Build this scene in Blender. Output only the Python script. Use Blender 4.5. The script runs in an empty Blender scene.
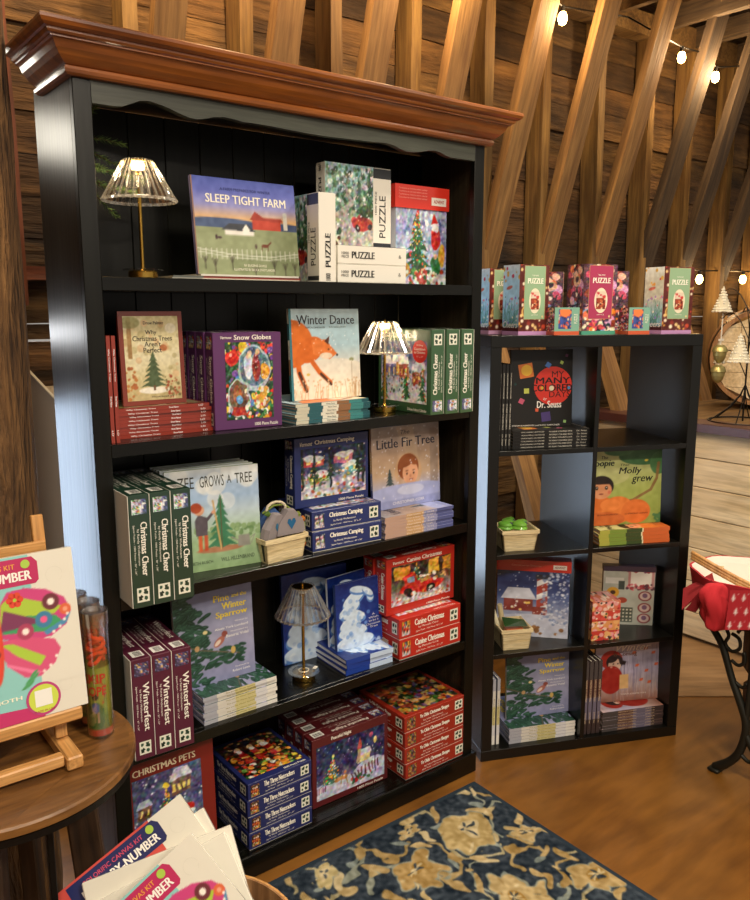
import bpy, math, random
import numpy as np
from mathutils import Matrix, Vector
R = math.radians
rnd = random.Random(7)
scene = bpy.context.scene
COL = scene.collection
# ------------------------------------------------------------------ colours
def hx(c):
    if isinstance(c, str):
        return (int(c[0:2], 16)/255, int(c[2:4], 16)/255, int(c[4:6], 16)/255)
    return c
def lin(a):
    a = np.asarray(a, float)
    return np.where(a <= 0.04045, a/12.92, ((a+0.055)/1.055)**2.4)
def L4(c):
    r = lin(hx(c)); return (float(r[0]), float(r[1]), float(r[2]), 1.0)
# ------------------------------------------------------------------ painter for printed covers
class Cv:
    def __init__(s, w, h, n=70, bg='808080'):
        s.w, s.h = w, h; s.n = n; s.m = max(2, int(round(n*h/w)))
        s.W, s.H = 2*(s.n+1), 2*(s.m+1)
        xs = (np.arange(s.W)+.5)/s.W; ys = (np.arange(s.H)+.5)/s.H
        s.X, s.Y = np.meshgrid(xs, ys)
        s.A = np.zeros((s.H, s.W, 3)); s.A[:] = hx(bg)
        s.r = np.random.RandomState(n+int(w*1000))
        s.ar = w/h
    def grad(s, *cs):
        ys = np.linspace(0, 1, len(cs)); cs = np.array([hx(c) for c in cs])
        for k in range(3): s.A[..., k] = np.interp(s.Y, ys, cs[:, k])
        return s
    def _mix(s, M, c, a=1, sl=slice(None)):
        M = (np.clip(M, 0, 1)*a)[..., None]; s.A[sl] = s.A[sl]*(1-M)+np.array(hx(c))*M
    def win(s, x0, y0, x1, y1):
        m = .01+getattr(s, 'wm', 0)
        return (slice(max(0, int((y0-m*s.ar)*s.H)-1), max(0, min(s.H, int((y1+m*s.ar)*s.H)+2))), slice(max(0, int((x0-m)*s.W)-1), max(0, min(s.W, int((x1+m)*s.W)+2))))
    def ell(s, cx, cy, rx, ry=None, c='ffffff', rot=0, a=1):
        if ry is None: ry = rx*s.ar
        rm = max(rx, ry/s.ar) if rot else rx; rn = rm*s.ar if rot else ry
        sl = s.win(cx-rm, cy-rn, cx+rm, cy+rn)
        dx = (s.X[sl]-cx); dy = (s.Y[sl]-cy)
        if dx.size == 0: return s
        if rot:
            k = s.ar; dyy = dy/k
            co, si = math.cos(rot), math.sin(rot)
            dx, dy = dx*co+dyy*si, (-dx*si+dyy*co)*k
        d = np.sqrt((dx/rx)**2+(dy/ry)**2)
        s._mix((1-d)*max(1.0, min(rx*s.W, ry*s.H))+.5, c, a, sl); return s
    def rect(s, x0, y0, x1, y1, c, a=1):
        M = ((s.X > x0) & (s.X < x1) & (s.Y > y0) & (s.Y < y1)).astype(float)
        s._mix(M, c, a); return s
    def poly(s, P, c, a=1):
        M = np.zeros_like(s.X, bool)
        for i in range(len(P)):
            x0, y0 = P[i]; x1, y1 = P[(i+1) % len(P)]
            if y0 == y1: continue
            cond = ((s.Y > min(y0, y1)) & (s.Y <= max(y0, y1)))
            xi = x0+(s.Y-y0)*(x1-x0)/(y1-y0)
            M ^= (cond & (s.X < xi))
        s._mix(M.astype(float), c, a); return s
    def line(s, P, wd, c, a=1):
        for (x0, y0), (x1, y1) in zip(P[:-1], P[1:]):
            k = 1/s.ar
            dx, dy = x1-x0, (y1-y0)*k
            L = dx*dx+dy*dy+1e-12
            sl = s.win(min(x0, x1)-wd, min(y0, y1)-wd*s.ar, max(x0, x1)+wd, max(y0, y1)+wd*s.ar); X, Y = s.X[sl], s.Y[sl]
            if X.size == 0: continue
            t = np.clip(((X-x0)*dx+(Y-y0)*k*dy)/L, 0, 1)
            d = np.hypot(X-x0-t*dx, (Y-y0)*k-t*dy)
            s._mix((wd/2-d)*s.W+.5, c, a, sl)
        return s
    def noise(s, amt=.15, sc=8, tint=(1, 1, 1)):
        g = s.r.rand(int(sc*s.h/s.w)+3, int(sc)+3)
        x = getattr(s, 'X0', s.X)*sc; y = getattr(s, 'Y0', s.Y)*sc*s.h/s.w
        i = x.astype(int); j = y.astype(int); fx = x-i; fy = y-j
        v = (g[j, i]*(1-fx)*(1-fy)+g[j, i+1]*fx*(1-fy)+g[j+1, i]*(1-fx)*fy+g[j+1, i+1]*fx*fy)-.5
        s.A = np.clip(s.A+v[..., None]*2*amt*np.array(tint), 0, 1); return s
    def specks(s, n, box, cols, r0, r1=None, a=1):
        r1 = r1 or r0
        for _ in range(n):
            x = s.r.uniform(box[0], box[2]); y = s.r.uniform(box[1], box[3]); r = s.r.uniform(r0, r1)
            s.spot(x, y, r, cols[s.r.randint(len(cols))], a)
        return s
    def detail(s, a=.13):
        for sc, k in ((38, 1), (20, .8)):
            for ch in range(3): s.noise(a*k, sc, tuple(1.0 if q == ch else .35 for q in range(3)))
        return s
    def spot(s, x, y, r, c, a=1):
        i0 = max(0, int((x-r)*s.W)-1); i1 = min(s.W, int((x+r)*s.W)+2)
        ry = r*s.ar
        j0 = max(0, int((y-ry)*s.H)-1); j1 = min(s.H, int((y+ry)*s.H)+2)
        if i1 <= i0 or j1 <= j0: return
        d = np.hypot(s.X[j0:j1, i0:i1]-x, (s.Y[j0:j1, i0:i1]-y)/s.ar)
        M = (np.clip((r-d)*s.W+.5, 0, 1)*a)[..., None]
        s.A[j0:j1, i0:i1] = s.A[j0:j1, i0:i1]*(1-M)+np.array(hx(c))*M
    def fir(s, cx, y0, h, w, c, tiers=6, lights=None, n=40):
        for t in range(tiers):
            a = t/tiers; b = (t+1.7)/tiers; wd = w*(1-a)*.5+.004
            yb = y0+h*a; yt = min(y0+h, y0+h*b)
            s.poly([(cx-wd, yb), (cx-wd*.5, yb+h*.03), (cx, yb-h*.02), (cx+wd*.5, yb+h*.03), (cx+wd, yb), (cx, yt)], c)
        if lights:
            for _ in range(n):
                v = s.r.rand(); u = (s.r.rand()-.5)*w*(1-v)*.9
                s.spot(cx+u, y0+v*h, s.r.uniform(.007, .016), lights[s.r.randint(len(lights))])
        return s
    def house(s, x, y, w, h, wall, roof, win='ffd870'):
        s.rect(x, y, x+w, y+h*.6, wall)
        s.poly([(x-w*.08, y+h*.58), (x+w*1.08, y+h*.58), (x+w*.85, y+h), (x+w*.15, y+h)], roof)
        n = max(2, int(w/.07))
        for k in range(n):
            xx = x+w*(k+.5)/n
            s.rect(xx-w*.07, y+h*.15, xx+w*.07, y+h*.42, win)
        return s
    def warp(s, a, sc=5):
        s.wm = getattr(s, 'wm', 0)+a*.55
        for w_ in (0, 1):
            g = s.r.rand(int(sc*s.h/s.w)+3, int(sc)+3)-.5
            x = s.X0*sc if hasattr(s, 'X0') else s.X*sc; y = (s.Y0 if hasattr(s, 'Y0') else s.Y)*sc*s.h/s.w
            if not hasattr(s, 'X0'): s.X0, s.Y0 = s.X.copy(), s.Y.copy()
            x = np.clip(x, 0, sc); i = x.astype(int); j = y.astype(int); fx = x-i; fy = y-j; fx = fx*fx*(3-2*fx); fy = fy*fy*(3-2*fy)
            v = g[j, i]*(1-fx)*(1-fy)+g[j, i+1]*fx*(1-fy)+g[j+1, i]*(1-fx)*fy+g[j+1, i+1]*fx*fy
            if w_ == 0: s.X = s.X+v*a
            else: s.Y = s.Y+v*a*s.ar
        return s
    def out(s):
        B = s.A.reshape(s.m+1, 2, s.n+1, 2, 3).mean((1, 3))
        return lin(np.clip(B, 0, 1))
# ------------------------------------------------------------------ mesh builder
_tc = {}
def text_mesh(t, bold=0.0, shear=0.0):
    k = (t, bold, shear)
    if k not in _tc:
        cu = bpy.data.curves.new('t', 'FONT'); cu.body = t; cu.resolution_u = 2
        cu.offset = bold; cu.shear = shear; cu.fill_mode = 'FRONT'
        o = bpy.data.objects.new('t', cu); COL.objects.link(o)
        bpy.context.view_layer.update()
        me = bpy.data.meshes.new_from_object(o.evaluated_get(bpy.context.evaluated_depsgraph_get()))
        V = np.zeros(len(me.vertices)*3); me.vertices.foreach_get('co', V); V = V.reshape(-1, 3)[:, :2]
        lp = np.zeros(len(me.loops), int); me.loops.foreach_get('vertex_index', lp)
        tt = np.zeros(len(me.polygons), int); me.polygons.foreach_get('loop_total', tt)
        bpy.data.objects.remove(o); bpy.data.curves.remove(cu); bpy.data.meshes.remove(me)
        if len(V):
            V = V-V.min(0); V = V/np.maximum(V.max(0), 1e-6)
        _tc[k] = (V, lp, tt)
    return _tc[k]
class MB:
    def __init__(s): s.V = []; s.L = []; s.T = []; s.C = []; s.nv = 0; s.M = []; s.mi = 0
    def add(s, V, L, T, C):
        V = np.asarray(V, float).reshape(-1, 3); L = np.asarray(L, int).ravel(); T = np.asarray(T, int).ravel()
        C = np.asarray(C, float)
        if C.ndim == 1: C = np.tile(C[:3], (len(L), 1))
        s.V.append(V); s.L.append(L+s.nv); s.T.append(T); s.C.append(C[:, :3]); s.M.append(np.full(len(T), s.mi)); s.nv += len(V)
    def poly(s, P, c): s.add(P, range(len(P)), [len(P)], lin(hx(c)))
    def box(s, x0, x1, y0, y1, z0, z1, c='808080', cols=None):
        P = [(x0, y0, z0), (x1, y0, z0), (x1, y1, z0), (x0, y1, z0), (x0, y0, z1), (x1, y0, z1), (x1, y1, z1), (x0, y1, z1)]
        F = {'bottom': (0, 3, 2, 1), 'top': (4, 5, 6, 7), 'front': (0, 1, 5, 4), 'right': (1, 2, 6, 5), 'back': (2, 3, 7, 6), 'left': (3, 0, 4, 7)}
        for k, f in F.items():
            cc = (cols or {}).get(k, c)
            s.add([P[i] for i in f], range(4), [4], lin(hx(cc)))
    def bbox(s, x0, x1, y0, y1, z0, z1, b=.002, c='808080'):
        # chamfered box
        xs = (x0, x1); ys = (y0, y1); zs = (z0, z1); V = []; idx = {}
        for i in (0, 1):
            for j in (0, 1):
                for k in (0, 1):
                    sx, sy, sz = (1-2*i)*b, (1-2*j)*b, (1-2*k)*b
                    for a in range(3):
                        p = [xs[i]+sx, ys[j]+sy, zs[k]+sz]; p[a] = (xs[i], ys[j], zs[k])[a]
                        idx[(i, j, k, a)] = len(V); V.append(p)
        F = []
        q = [(0, 0), (1, 0), (1, 1), (0, 1)]
        for v in (0, 1):
            F.append([idx[(v, a, b_, 0)] for a, b_ in q]); F.append([idx[(a, v, b_, 1)] for a, b_ in q]); F.append([idx[(a, b_, v, 2)] for a, b_ in q])
        for a in (0, 1):
            for b_ in (0, 1):
                F.append([idx[(0, a, b_, 1)], idx[(1, a, b_, 1)], idx[(1, a, b_, 2)], idx[(0, a, b_, 2)]])
                F.append([idx[(a, 0, b_, 0)], idx[(a, 1, b_, 0)], idx[(a, 1, b_, 2)], idx[(a, 0, b_, 2)]])
                F.append([idx[(a, b_, 0, 0)], idx[(a, b_, 1, 0)], idx[(a, b_, 1, 1)], idx[(a, b_, 0, 1)]])
                for c_ in (0, 1): pass
        for i in (0, 1):
            for j in (0, 1):
                for k in (0, 1): F.append([idx[(i, j, k, a)] for a in range(3)])
        V = np.array(V); ce = V.mean(0)
        for f in F:
            P = V[f]; n = np.cross(P[1]-P[0], P[2]-P[0])
            if n@(P.mean(0)-ce) < 0: f.reverse()
        Lx = [i for f in F for i in f]
        s.add(V, Lx, [len(f) for f in F], lin(hx(c)))
    def tube(s, P, r, n=8, c='808080', cap=True):
        P = [Vector(p) for p in P]; rs = r if isinstance(r, (list, tuple)) else [r]*len(P)
        V = []; up = None
        for i, p in enumerate(P):
            d = (P[min(i+1, len(P)-1)]-P[max(i-1, 0)]).normalized()
            if up is None:
                up = Vector((0, 0, 1)) if abs(d.z) < .9 else Vector((1, 0, 0))
            a = d.cross(up).normalized(); b = a.cross(d); up = b
            for k in range(n):
                t = 2*math.pi*k/n
                V.append(p+(a*math.cos(t)+b*math.sin(t))*rs[i])
        L = []; T = []
        for i in range(len(P)-1):
            for k in range(n):
                L += [i*n+k, i*n+(k+1) % n, (i+1)*n+(k+1) % n, (i+1)*n+k]; T.append(4)
        if cap:
            L += list(range(n))[::-1]; T.append(n)
            L += [(len(P)-1)*n+k for k in range(n)]; T.append(n)
        s.add([tuple(v) for v in V], L, T, lin(hx(c)))
    def lathe(s, prof, ce=(0, 0, 0), n=32, c='808080', flute=0, nfl=0, cols=None):
        V = []
        for r, z in prof:
            for k in range(n):
                t = 2*math.pi*k/n
                rr = r*(1+flute*math.cos(nfl*t)) if flute else r
                V.append((ce[0]+rr*math.cos(t), ce[1]+rr*math.sin(t), ce[2]+z))
        for i in range(len(prof)-1):
            L = []; T = []
            for k in range(n):
                L += [i*n+k, i*n+(k+1) % n, (i+1)*n+(k+1) % n, (i+1)*n+k]; T.append(4)
            Vs = V[i*n:(i+2)*n]
            s.add(Vs, np.array(L)-i*n, T, lin(hx(cols[i] if cols else c)))
    def disc(s, r, ce, n=32, c='808080', up=True):
        V = [(ce[0]+r*math.cos(2*math.pi*k/n), ce[1]+r*math.sin(2*math.pi*k/n), ce[2]) for k in range(n)]
        s.poly(V if up else V[::-1], c)
    def face(s, name, w, d, h):
        # local box x0..w, y0..d, z0..h; returns a Face with origin, u, v
        O, U, Vv, a, b = {'front': ((0, 0, 0), (1, 0, 0), (0, 0, 1), w, h), 'left': ((0, d, h), (0, 0, -1), (0, -1, 0), h, d),
                          'right': ((w, d, 0), (0, 0, 1), (0, -1, 0), h, d), 'top': ((w, d, h), (-1, 0, 0), (0, -1, 0), w, d),
                          'bottom': ((0, d, 0), (1, 0, 0), (0, -1, 0), w, d), 'flattop': ((0, 0, h), (1, 0, 0), (0, 1, 0), w, d),
                          'leftup': ((0, d, 0), (0, -1, 0), (0, 0, 1), d, h), 'rightup': ((w, 0, 0), (0, 1, 0), (0, 0, 1), d, h)}[name]
        return Face(s, O, U, Vv, a, b)
    def build(s, name, mat, parent=None, smooth=False, loc=None):
        me = bpy.data.meshes.new(name)
        V = np.concatenate(s.V); Lp = np.concatenate(s.L); T = np.concatenate(s.T); C = np.concatenate(s.C)
        me.vertices.add(len(V)); me.vertices.foreach_set('co', V.astype('f').ravel())
        me.loops.add(len(Lp)); me.loops.foreach_set('vertex_index', Lp.astype('i'))
        me.polygons.add(len(T)); st = np.concatenate([[0], np.cumsum(T)[:-1]])
        me.polygons.foreach_set('loop_start', st.astype('i'))
        try: me.polygons.foreach_set('loop_total', T.astype('i'))
        except Exception: pass
        mats = mat if isinstance(mat, (list, tuple)) else [mat]
        me.polygons.foreach_set('material_index', np.concatenate(s.M).astype('i'))
        me.update(calc_edges=True)
        ca = me.color_attributes.new('Col', 'FLOAT_COLOR', 'CORNER')
        ca.data.foreach_set('color', np.c_[C, np.ones(len(C))].astype('f').ravel())
        me.polygons.foreach_set('use_smooth', [bool(smooth)]*len(T))
        for m_ in mats: me.materials.append(m_)
        me.validate()
        o = bpy.data.objects.new(name, me); COL.objects.link(o)
        if parent: o.parent = parent
        if loc: o.location = loc
        return o
class Face:
    def __init__(s, mb, O, U, V, w, h):
        s.mb = mb; s.O = np.array(O, float); s.U = np.array(U, float); s.V = np.array(V, float); s.N = np.cross(s.U, s.V); s.w = w; s.h = h
    def pt(s, x, y, l): return s.O+s.U*(x*s.w)+s.V*(y*s.h)+s.N*l
    def quad(s, x0, y0, x1, y1, c, l=.0006):
        s.mb.add([s.pt(x0, y0, l), s.pt(x1, y0, l), s.pt(x1, y1, l), s.pt(x0, y1, l)], range(4), [4], lin(hx(c))); return s
    def poly(s, P, c, l=.0007):
        s.mb.add([s.pt(x, y, l) for x, y in P], range(len(P)), [len(P)], lin(hx(c))); return s
    def disc(s, x, y, r, c, l=.0007, n=20):
        return s.poly([(x+r*math.cos(2*math.pi*k/n)/s.w, y+r*math.sin(2*math.pi*k/n)/s.h) for k in range(n)], c, l)
    def art(s, cv, x0=0, y0=0, x1=1, y1=1, l=.0003, st=1):
        B = cv.out()[::st, ::st]; m, n = B.shape[:2]
        xs = np.linspace(x0, x1, n); ys = np.linspace(y0, y1, m)
        X, Y = np.meshgrid(xs, ys)
        P = s.O+s.N*l+X[..., None]*s.w*s.U+Y[..., None]*s.h*s.V
        idx = np.arange(m*n).reshape(m, n)
        Q = np.stack([idx[:-1, :-1], idx[:-1, 1:], idx[1:, 1:], idx[1:, :-1]], -1).reshape(-1)
        C = B.reshape(-1, 3)[Q]
        s.mb.add(P.reshape(-1, 3), Q, np.full(len(Q)//4, 4), C); return s
    def text(s, t, x0, y0, x1, y1, c, bold=.01, shear=0, l=.001, rot=0):
        if bold > .008:
            k = 1 if bold < .015 else 2; bold_ = min(bold, .03)
            dx = (y1-y0)*s.h/s.w*(.035 if k == 1 else bold_*3) if not rot else (y1-y0)*.03
            for q in range(k+1): s.text(t, x0+dx*q/k, y0, x1-dx*(k-q)/k, y1, c, 0, shear, l+.00004*q, rot)
            return s
        bold = 0
        V, lp, tt = text_mesh(t, bold, shear)
        if not len(V): return s
        x = x0+V[:, 0]*(x1-x0); y = y0+V[:, 1]*(y1-y0)
        if rot:
            cx, cy = (x0+x1)/2*s.w, (y0+y1)/2*s.h; a = x*s.w-cx; b = y*s.h-cy
            x = (cx+a*math.cos(rot)-b*math.sin(rot))/s.w; y = (cy+a*math.sin(rot)+b*math.cos(rot))/s.h
        P = s.O+s.N*l+x[:, None]*s.w*s.U+y[:, None]*s.h*s.V
        s.mb.add(P, lp, tt, lin(hx(c))); return s
# ------------------------------------------------------------------ materials
def newmat(n):
    m = bpy.data.materials.new(n); m.use_nodes = True
    nt = m.node_tree; return m, nt, nt.nodes['Principled BSDF']
def N(nt, t, **k):
    n = nt.nodes.new(t)
    for a, b in k.items(): setattr(n, a, b)
    return n
def printmat(n, rough=.4, coat=0, bump=0, spec=.5, metal=0, coatr=.08):
    m, nt, b = newmat(n)
    a = N(nt, 'ShaderNodeVertexColor', layer_name='Col')
    nt.links.new(a.outputs['Color'], b.inputs['Base Color'])
    b.inputs['Roughness'].default_value = rough; b.inputs['Coat Weight'].default_value = coat; b.inputs['Coat Roughness'].default_value = coatr
    b.inputs['Metallic'].default_value = metal; b.inputs['Specular IOR Level'].default_value = spec
    if bump:
        t = N(nt, 'ShaderNodeTexCoord'); no = N(nt, 'ShaderNodeTexNoise'); no.inputs['Scale'].default_value = bump[0]; no.inputs['Detail'].default_value = 3
        bu = N(nt, 'ShaderNodeBump'); bu.inputs['Strength'].default_value = bump[1]; bu.inputs['Distance'].default_value = bump[2]
        nt.links.new(t.outputs['Object'], no.inputs['Vector']); nt.links.new(no.outputs['Fac'], bu.inputs['Height']); nt.links.new(bu.outputs['Normal'], b.inputs['Normal'])
    return m
M_print = printmat('printed_card', .38)
M_matte = printmat('matte_print', .6)
M_wrap = printmat('shrink_wrapped_print', .35, coat=.8, bump=(9, .5, .004))
M_cloth = printmat('woven_cloth', .9, bump=(900, .3, .0006))
M_felt = printmat('felt', .95, bump=(500, .5, .001))
M_plain = printmat('plain_painted', .45)
def solid(n, c, rough=.5, metal=0, emit=None, es=0, coat=0):
    m, nt, b = newmat(n); b.inputs['Base Color'].default_value = L4(c); b.inputs['Roughness'].default_value = rough
    b.inputs['Metallic'].default_value = metal; b.inputs['Coat Weight'].default_value = coat
    if emit: b.inputs['Emission Color'].default_value = L4(emit); b.inputs['Emission Strength'].default_value = es
    t = N(nt, 'ShaderNodeTexNoise'); t.inputs['Scale'].default_value = 40
    mr = N(nt, 'ShaderNodeMapRange'); mr.inputs[3].default_value = rough*.85; mr.inputs[4].default_value = min(1, rough*1.15)
    nt.links.new(t.outputs['Fac'], mr.inputs[0]); nt.links.new(mr.outputs[0], b.inputs['Roughness'])
    return m
def wood(n, c1, c2, axis='Z', scale=1, rough=.6, stretch=14, bump=.3, dist=.004, fine=60, coat=0, blotch=None, bl=.5, spec=.5, knots=False, coatr=.06, vc=False):
    m, nt, b = newmat(n); lk = nt.links.new
    tc = N(nt, 'ShaderNodeTexCoord'); oi = N(nt, 'ShaderNodeObjectInfo')
    mul = N(nt, 'ShaderNodeVectorMath', operation='SCALE'); cmb = N(nt, 'ShaderNodeCombineXYZ')
    for i in range(3): lk(oi.outputs['Random'], cmb.inputs[i])
    lk(cmb.outputs[0], mul.inputs[0]); mul.inputs['Scale'].default_value = 37
    ad = N(nt, 'ShaderNodeVectorMath', operation='ADD'); lk(tc.outputs['Object'], ad.inputs[0]); lk(mul.outputs[0], ad.inputs[1])
    mp = N(nt, 'ShaderNodeMapping'); s3 = [stretch*scale]*3; s3['XYZ'.index(axis)] = scale
    mp.inputs['Scale'].default_value = s3; lk(ad.outputs[0], mp.inputs['Vector'])
    n1 = N(nt, 'ShaderNodeTexNoise'); n1.inputs['Scale'].default_value = 1.6; n1.inputs['Detail'].default_value = 6; n1.inputs['Roughness'].default_value = .62; n1.inputs['Distortion'].default_value = .8
    lk(mp.outputs[0], n1.inputs['Vector'])
    n2 = N(nt, 'ShaderNodeTexNoise'); n2.inputs['Scale'].default_value = 6; n2.inputs['Detail'].default_value = 4; lk(mp.outputs[0], n2.inputs['Vector'])
    cr = N(nt, 'ShaderNodeValToRGB'); cr.color_ramp.elements[0].position = .3; cr.color_ramp.elements[1].position = .68
    cr.color_ramp.elements[0].color = L4(c2); cr.color_ramp.elements[1].color = L4(c1); lk(n1.outputs['Fac'], cr.inputs['Fac'])
    mx = N(nt, 'ShaderNodeMix', data_type='RGBA', blend_type='MULTIPLY'); mx.inputs[0].default_value = .55
    cr2 = N(nt, 'ShaderNodeValToRGB'); cr2.color_ramp.elements[0].position = .35; cr2.color_ramp.elements[0].color = (.45, .42, .4, 1); cr2.color_ramp.elements[1].position = .6
    lk(n2.outputs['Fac'], cr2.inputs['Fac']); lk(cr.outputs[0], mx.inputs[6]); lk(cr2.outputs[0], mx.inputs[7])
    out = mx.outputs[2]
    if blotch:
        n3 = N(nt, 'ShaderNodeTexNoise'); n3.inputs['Scale'].default_value = 3.2; n3.inputs['Detail'].default_value = 3; lk(ad.outputs[0], n3.inputs['Vector'])
        r3 = N(nt, 'ShaderNodeValToRGB'); r3.color_ramp.elements[0].position = .42; r3.color_ramp.elements[1].position = .7; lk(n3.outputs['Fac'], r3.inputs['Fac'])
        mm = N(nt, 'ShaderNodeMath', operation='MULTIPLY'); mm.inputs[1].default_value = bl; lk(r3.outputs[0], mm.inputs[0])
        m2 = N(nt, 'ShaderNodeMix', data_type='RGBA'); lk(mm.outputs[0], m2.inputs[0]); lk(out, m2.inputs[6]); m2.inputs[7].default_value = L4(blotch); out = m2.outputs[2]
    if knots:
        vo = N(nt, 'ShaderNodeTexVoronoi'); vo.inputs['Scale'].default_value = 3.3; mk = N(nt, 'ShaderNodeMapping')
        ks = [1.6]*3; ks['XYZ'.index(axis)] = 1.0; mk.inputs['Scale'].default_value = ks
        lk(ad.outputs[0], mk.inputs['Vector']); lk(mk.outputs[0], vo.inputs['Vector'])
        rk = N(nt, 'ShaderNodeValToRGB'); rk.color_ramp.elements[0].position = .02; rk.color_ramp.elements[0].color = (1, 1, 1, 1); rk.color_ramp.elements[1].position = .07; rk.color_ramp.elements[1].color = (0, 0, 0, 1)
        lk(vo.outputs['Distance'], rk.inputs['Fac'])
        m3 = N(nt, 'ShaderNodeMix', data_type='RGBA'); lk(rk.outputs[0], m3.inputs[0]); lk(out, m3.inputs[6]); m3.inputs[7].default_value = L4('2a1408'); out = m3.outputs[2]
    if vc:
        va = N(nt, 'ShaderNodeVertexColor', layer_name='Col'); m4 = N(nt, 'ShaderNodeMix', data_type='RGBA', blend_type='MULTIPLY'); m4.inputs[0].default_value = 1
        lk(out, m4.inputs[6]); lk(va.outputs['Color'], m4.inputs[7]); out = m4.outputs[2]
    lk(out, b.inputs['Base Color'])
    b.inputs['Roughness'].default_value = rough; b.inputs['Coat Weight'].default_value = coat; b.inputs['Coat Roughness'].default_value = coatr; b.inputs['Specular IOR Level'].default_value = spec
    if bump:
        bu = N(nt, 'ShaderNodeBump'); bu.inputs['Strength'].default_value = bump; bu.inputs['Distance'].default_value = dist
        ms = N(nt, 'ShaderNodeMath', operation='ADD'); lk(n1.outputs['Fac'], ms.inputs[0]); lk(n2.outputs['Fac'], ms.inputs[1]); lk(ms.outputs[0], bu.inputs['Height']); lk(bu.outputs['Normal'], b.inputs['Normal'])
    return m
W_stud = wood('aged_stud_wood', '98763f', '5c4222', rough=.75, bump=.5, blotch='5a3a20', bl=.5)
W_brace = wood('sawn_brace_wood', 'a37c48', '6f4e2a', rough=.75, bump=.5, blotch='7a5230', bl=.35)
W_brace2 = wood('dark_brace_wood', '5c4830', '33271c', rough=.8, bump=.5, blotch='3a2a1e', bl=.5)
W_plank = wood('old_wall_planks', '84643a', '3a2814', axis='X', rough=.8, bump=.8, dist=.01, blotch='1c110a', bl=.75, stretch=9)
W_wall = wood('rough_wall_boards', '94703f', '40290f', axis='X', rough=.85, bump=1.0, dist=.018, blotch='1c110a', bl=.8, stretch=8, vc=True)
W_plate = wood('top_plate_wood', '8c6c3c', '523a1e', axis='X', rough=.75, bump=.5, blotch='4a3018', bl=.5)
W_crown = wood('varnished_pine_crown', 'a9601a', '66310a', axis='X', rough=.38, bump=.08, coat=.6, knots=True, stretch=10, coatr=.12)
W_black = wood('black_painted_wood', '0f100b', '070705', rough=.34, bump=.12, dist=.002, spec=.32, stretch=18)
W_blackx = wood('black_painted_shelf_wood', '0f0f0a', '070705', axis='X', rough=.24, bump=.1, dist=.002, spec=.4, stretch=18)
W_grey = wood('worn_charcoal_paint', '484c40', '2b2e26', axis='X', rough=.45, bump=.25, dist=.003, stretch=16)
W_side = wood('glossy_dark_side_paint', '3a3226', '241f17', rough=.3, bump=.15, dist=.002, coat=0, spec=.17, stretch=18)
W_bark = wood('weathered_trunk', '9a7042', '3a2412', rough=.9, bump=1.0, dist=.03, blotch='2d1b0d', bl=.55, stretch=6, scale=2)
W_floor = wood('varnished_wood_floor', '85561f', '653f13', axis='X', rough=.38, bump=.05, blotch='96662a', bl=.5, stretch=5, scale=.8)
W_ply = wood('pale_plywood', 'a5825a', '86643e', axis='X', rough=.5, bump=.1, blotch='b8946a', bl=.4, stretch=6)
W_light = wood('whitewashed_planks', 'ecd8b0', 'cdb284', axis='Y', rough=.65, bump=.3, blotch='e0cdb0', bl=.5, stretch=12)
W_table = wood('round_table_wood', '916330', '4a2d12', axis='X', rough=.4, bump=.1, blotch='2e1a0c', bl=.45, stretch=8, scale=1.5)
W_leg = wood('dark_table_legs', '4c3420', '22150c', rough=.6, bump=.3)
W_beech = wood('beech_easel', 'd6a364', 'b98244', rough=.45, bump=.05, scale=2)
W_chip = wood('thin_basket_veneer', 'eedeb4', 'd6c08c', axis='X', rough=.7, bump=.2, scale=4)
W_barrel = wood('barrel_staves', 'b4875a', '80552e', rough=.6, bump=.3)
W_mach = wood('old_drawer_wood', '6a5034', '3c2a1a', rough=.6, bump=.3)
W_brown = wood('reddish_old_post', '8a4a28', '5c2c16', rough=.7, bump=.4)
K_black = solid('black_laminate', '0a0a07', .3)
M_brass = solid('brass', 'c9a24c', .22, 1)
M_brassold = solid('brushed_brass_bell', 'b8ae74', .42, .75)
M_iron = solid('black_iron', '15120f', .45, .6)
M_castiron = solid('green_black_cast_iron', '23231c', .5, .4)
M_leather = solid('dark_maroon_runner', '4a2a26', .38)
M_white = solid('white_card', 'e8e4d8', .5)
M_bulb = solid('glowing_bulb', 'ffe0a0', .3, 0, 'ffc870', 30)
M_led = solid('lit_lamp_core', 'ffe8b0', .3, 0, 'ffd890', 14)
M_panelgrey = solid('grey_leaning_board', 'b4a89c', .5)
def glass(n, tr=.85, col='ffffff', rough=.05):
    m, nt, b = newmat(n); nt.nodes.remove(b)
    o = nt.nodes['Material Output']; t = N(nt, 'ShaderNodeBsdfTransparent'); g = N(nt, 'ShaderNodeBsdfGlossy'); g.inputs['Roughness'].default_value = rough
    t.inputs['Color'].default_value = L4(col); lw = N(nt, 'ShaderNodeLayerWeight'); lw.inputs['Blend'].default_value = .35
    mr = N(nt, 'ShaderNodeMapRange'); mr.inputs[3].default_value = 1-tr; mr.inputs[4].default_value = .75
    nt.links.new(lw.outputs['Facing'], mr.inputs[0])
    mx = N(nt, 'ShaderNodeMixShader'); nt.links.new(mr.outputs[0], mx.inputs[0]); nt.links.new(t.outputs[0], mx.inputs[1]); nt.links.new(g.outputs[0], mx.inputs[2]); nt.links.new(mx.outputs[0], o.inputs[0])
    return m
G_tube = glass('clear_plastic', .88)
G_cap = glass('clear_cap_plastic', .6, rough=.2)
G_pane = glass('window_glass', .9)
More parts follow.
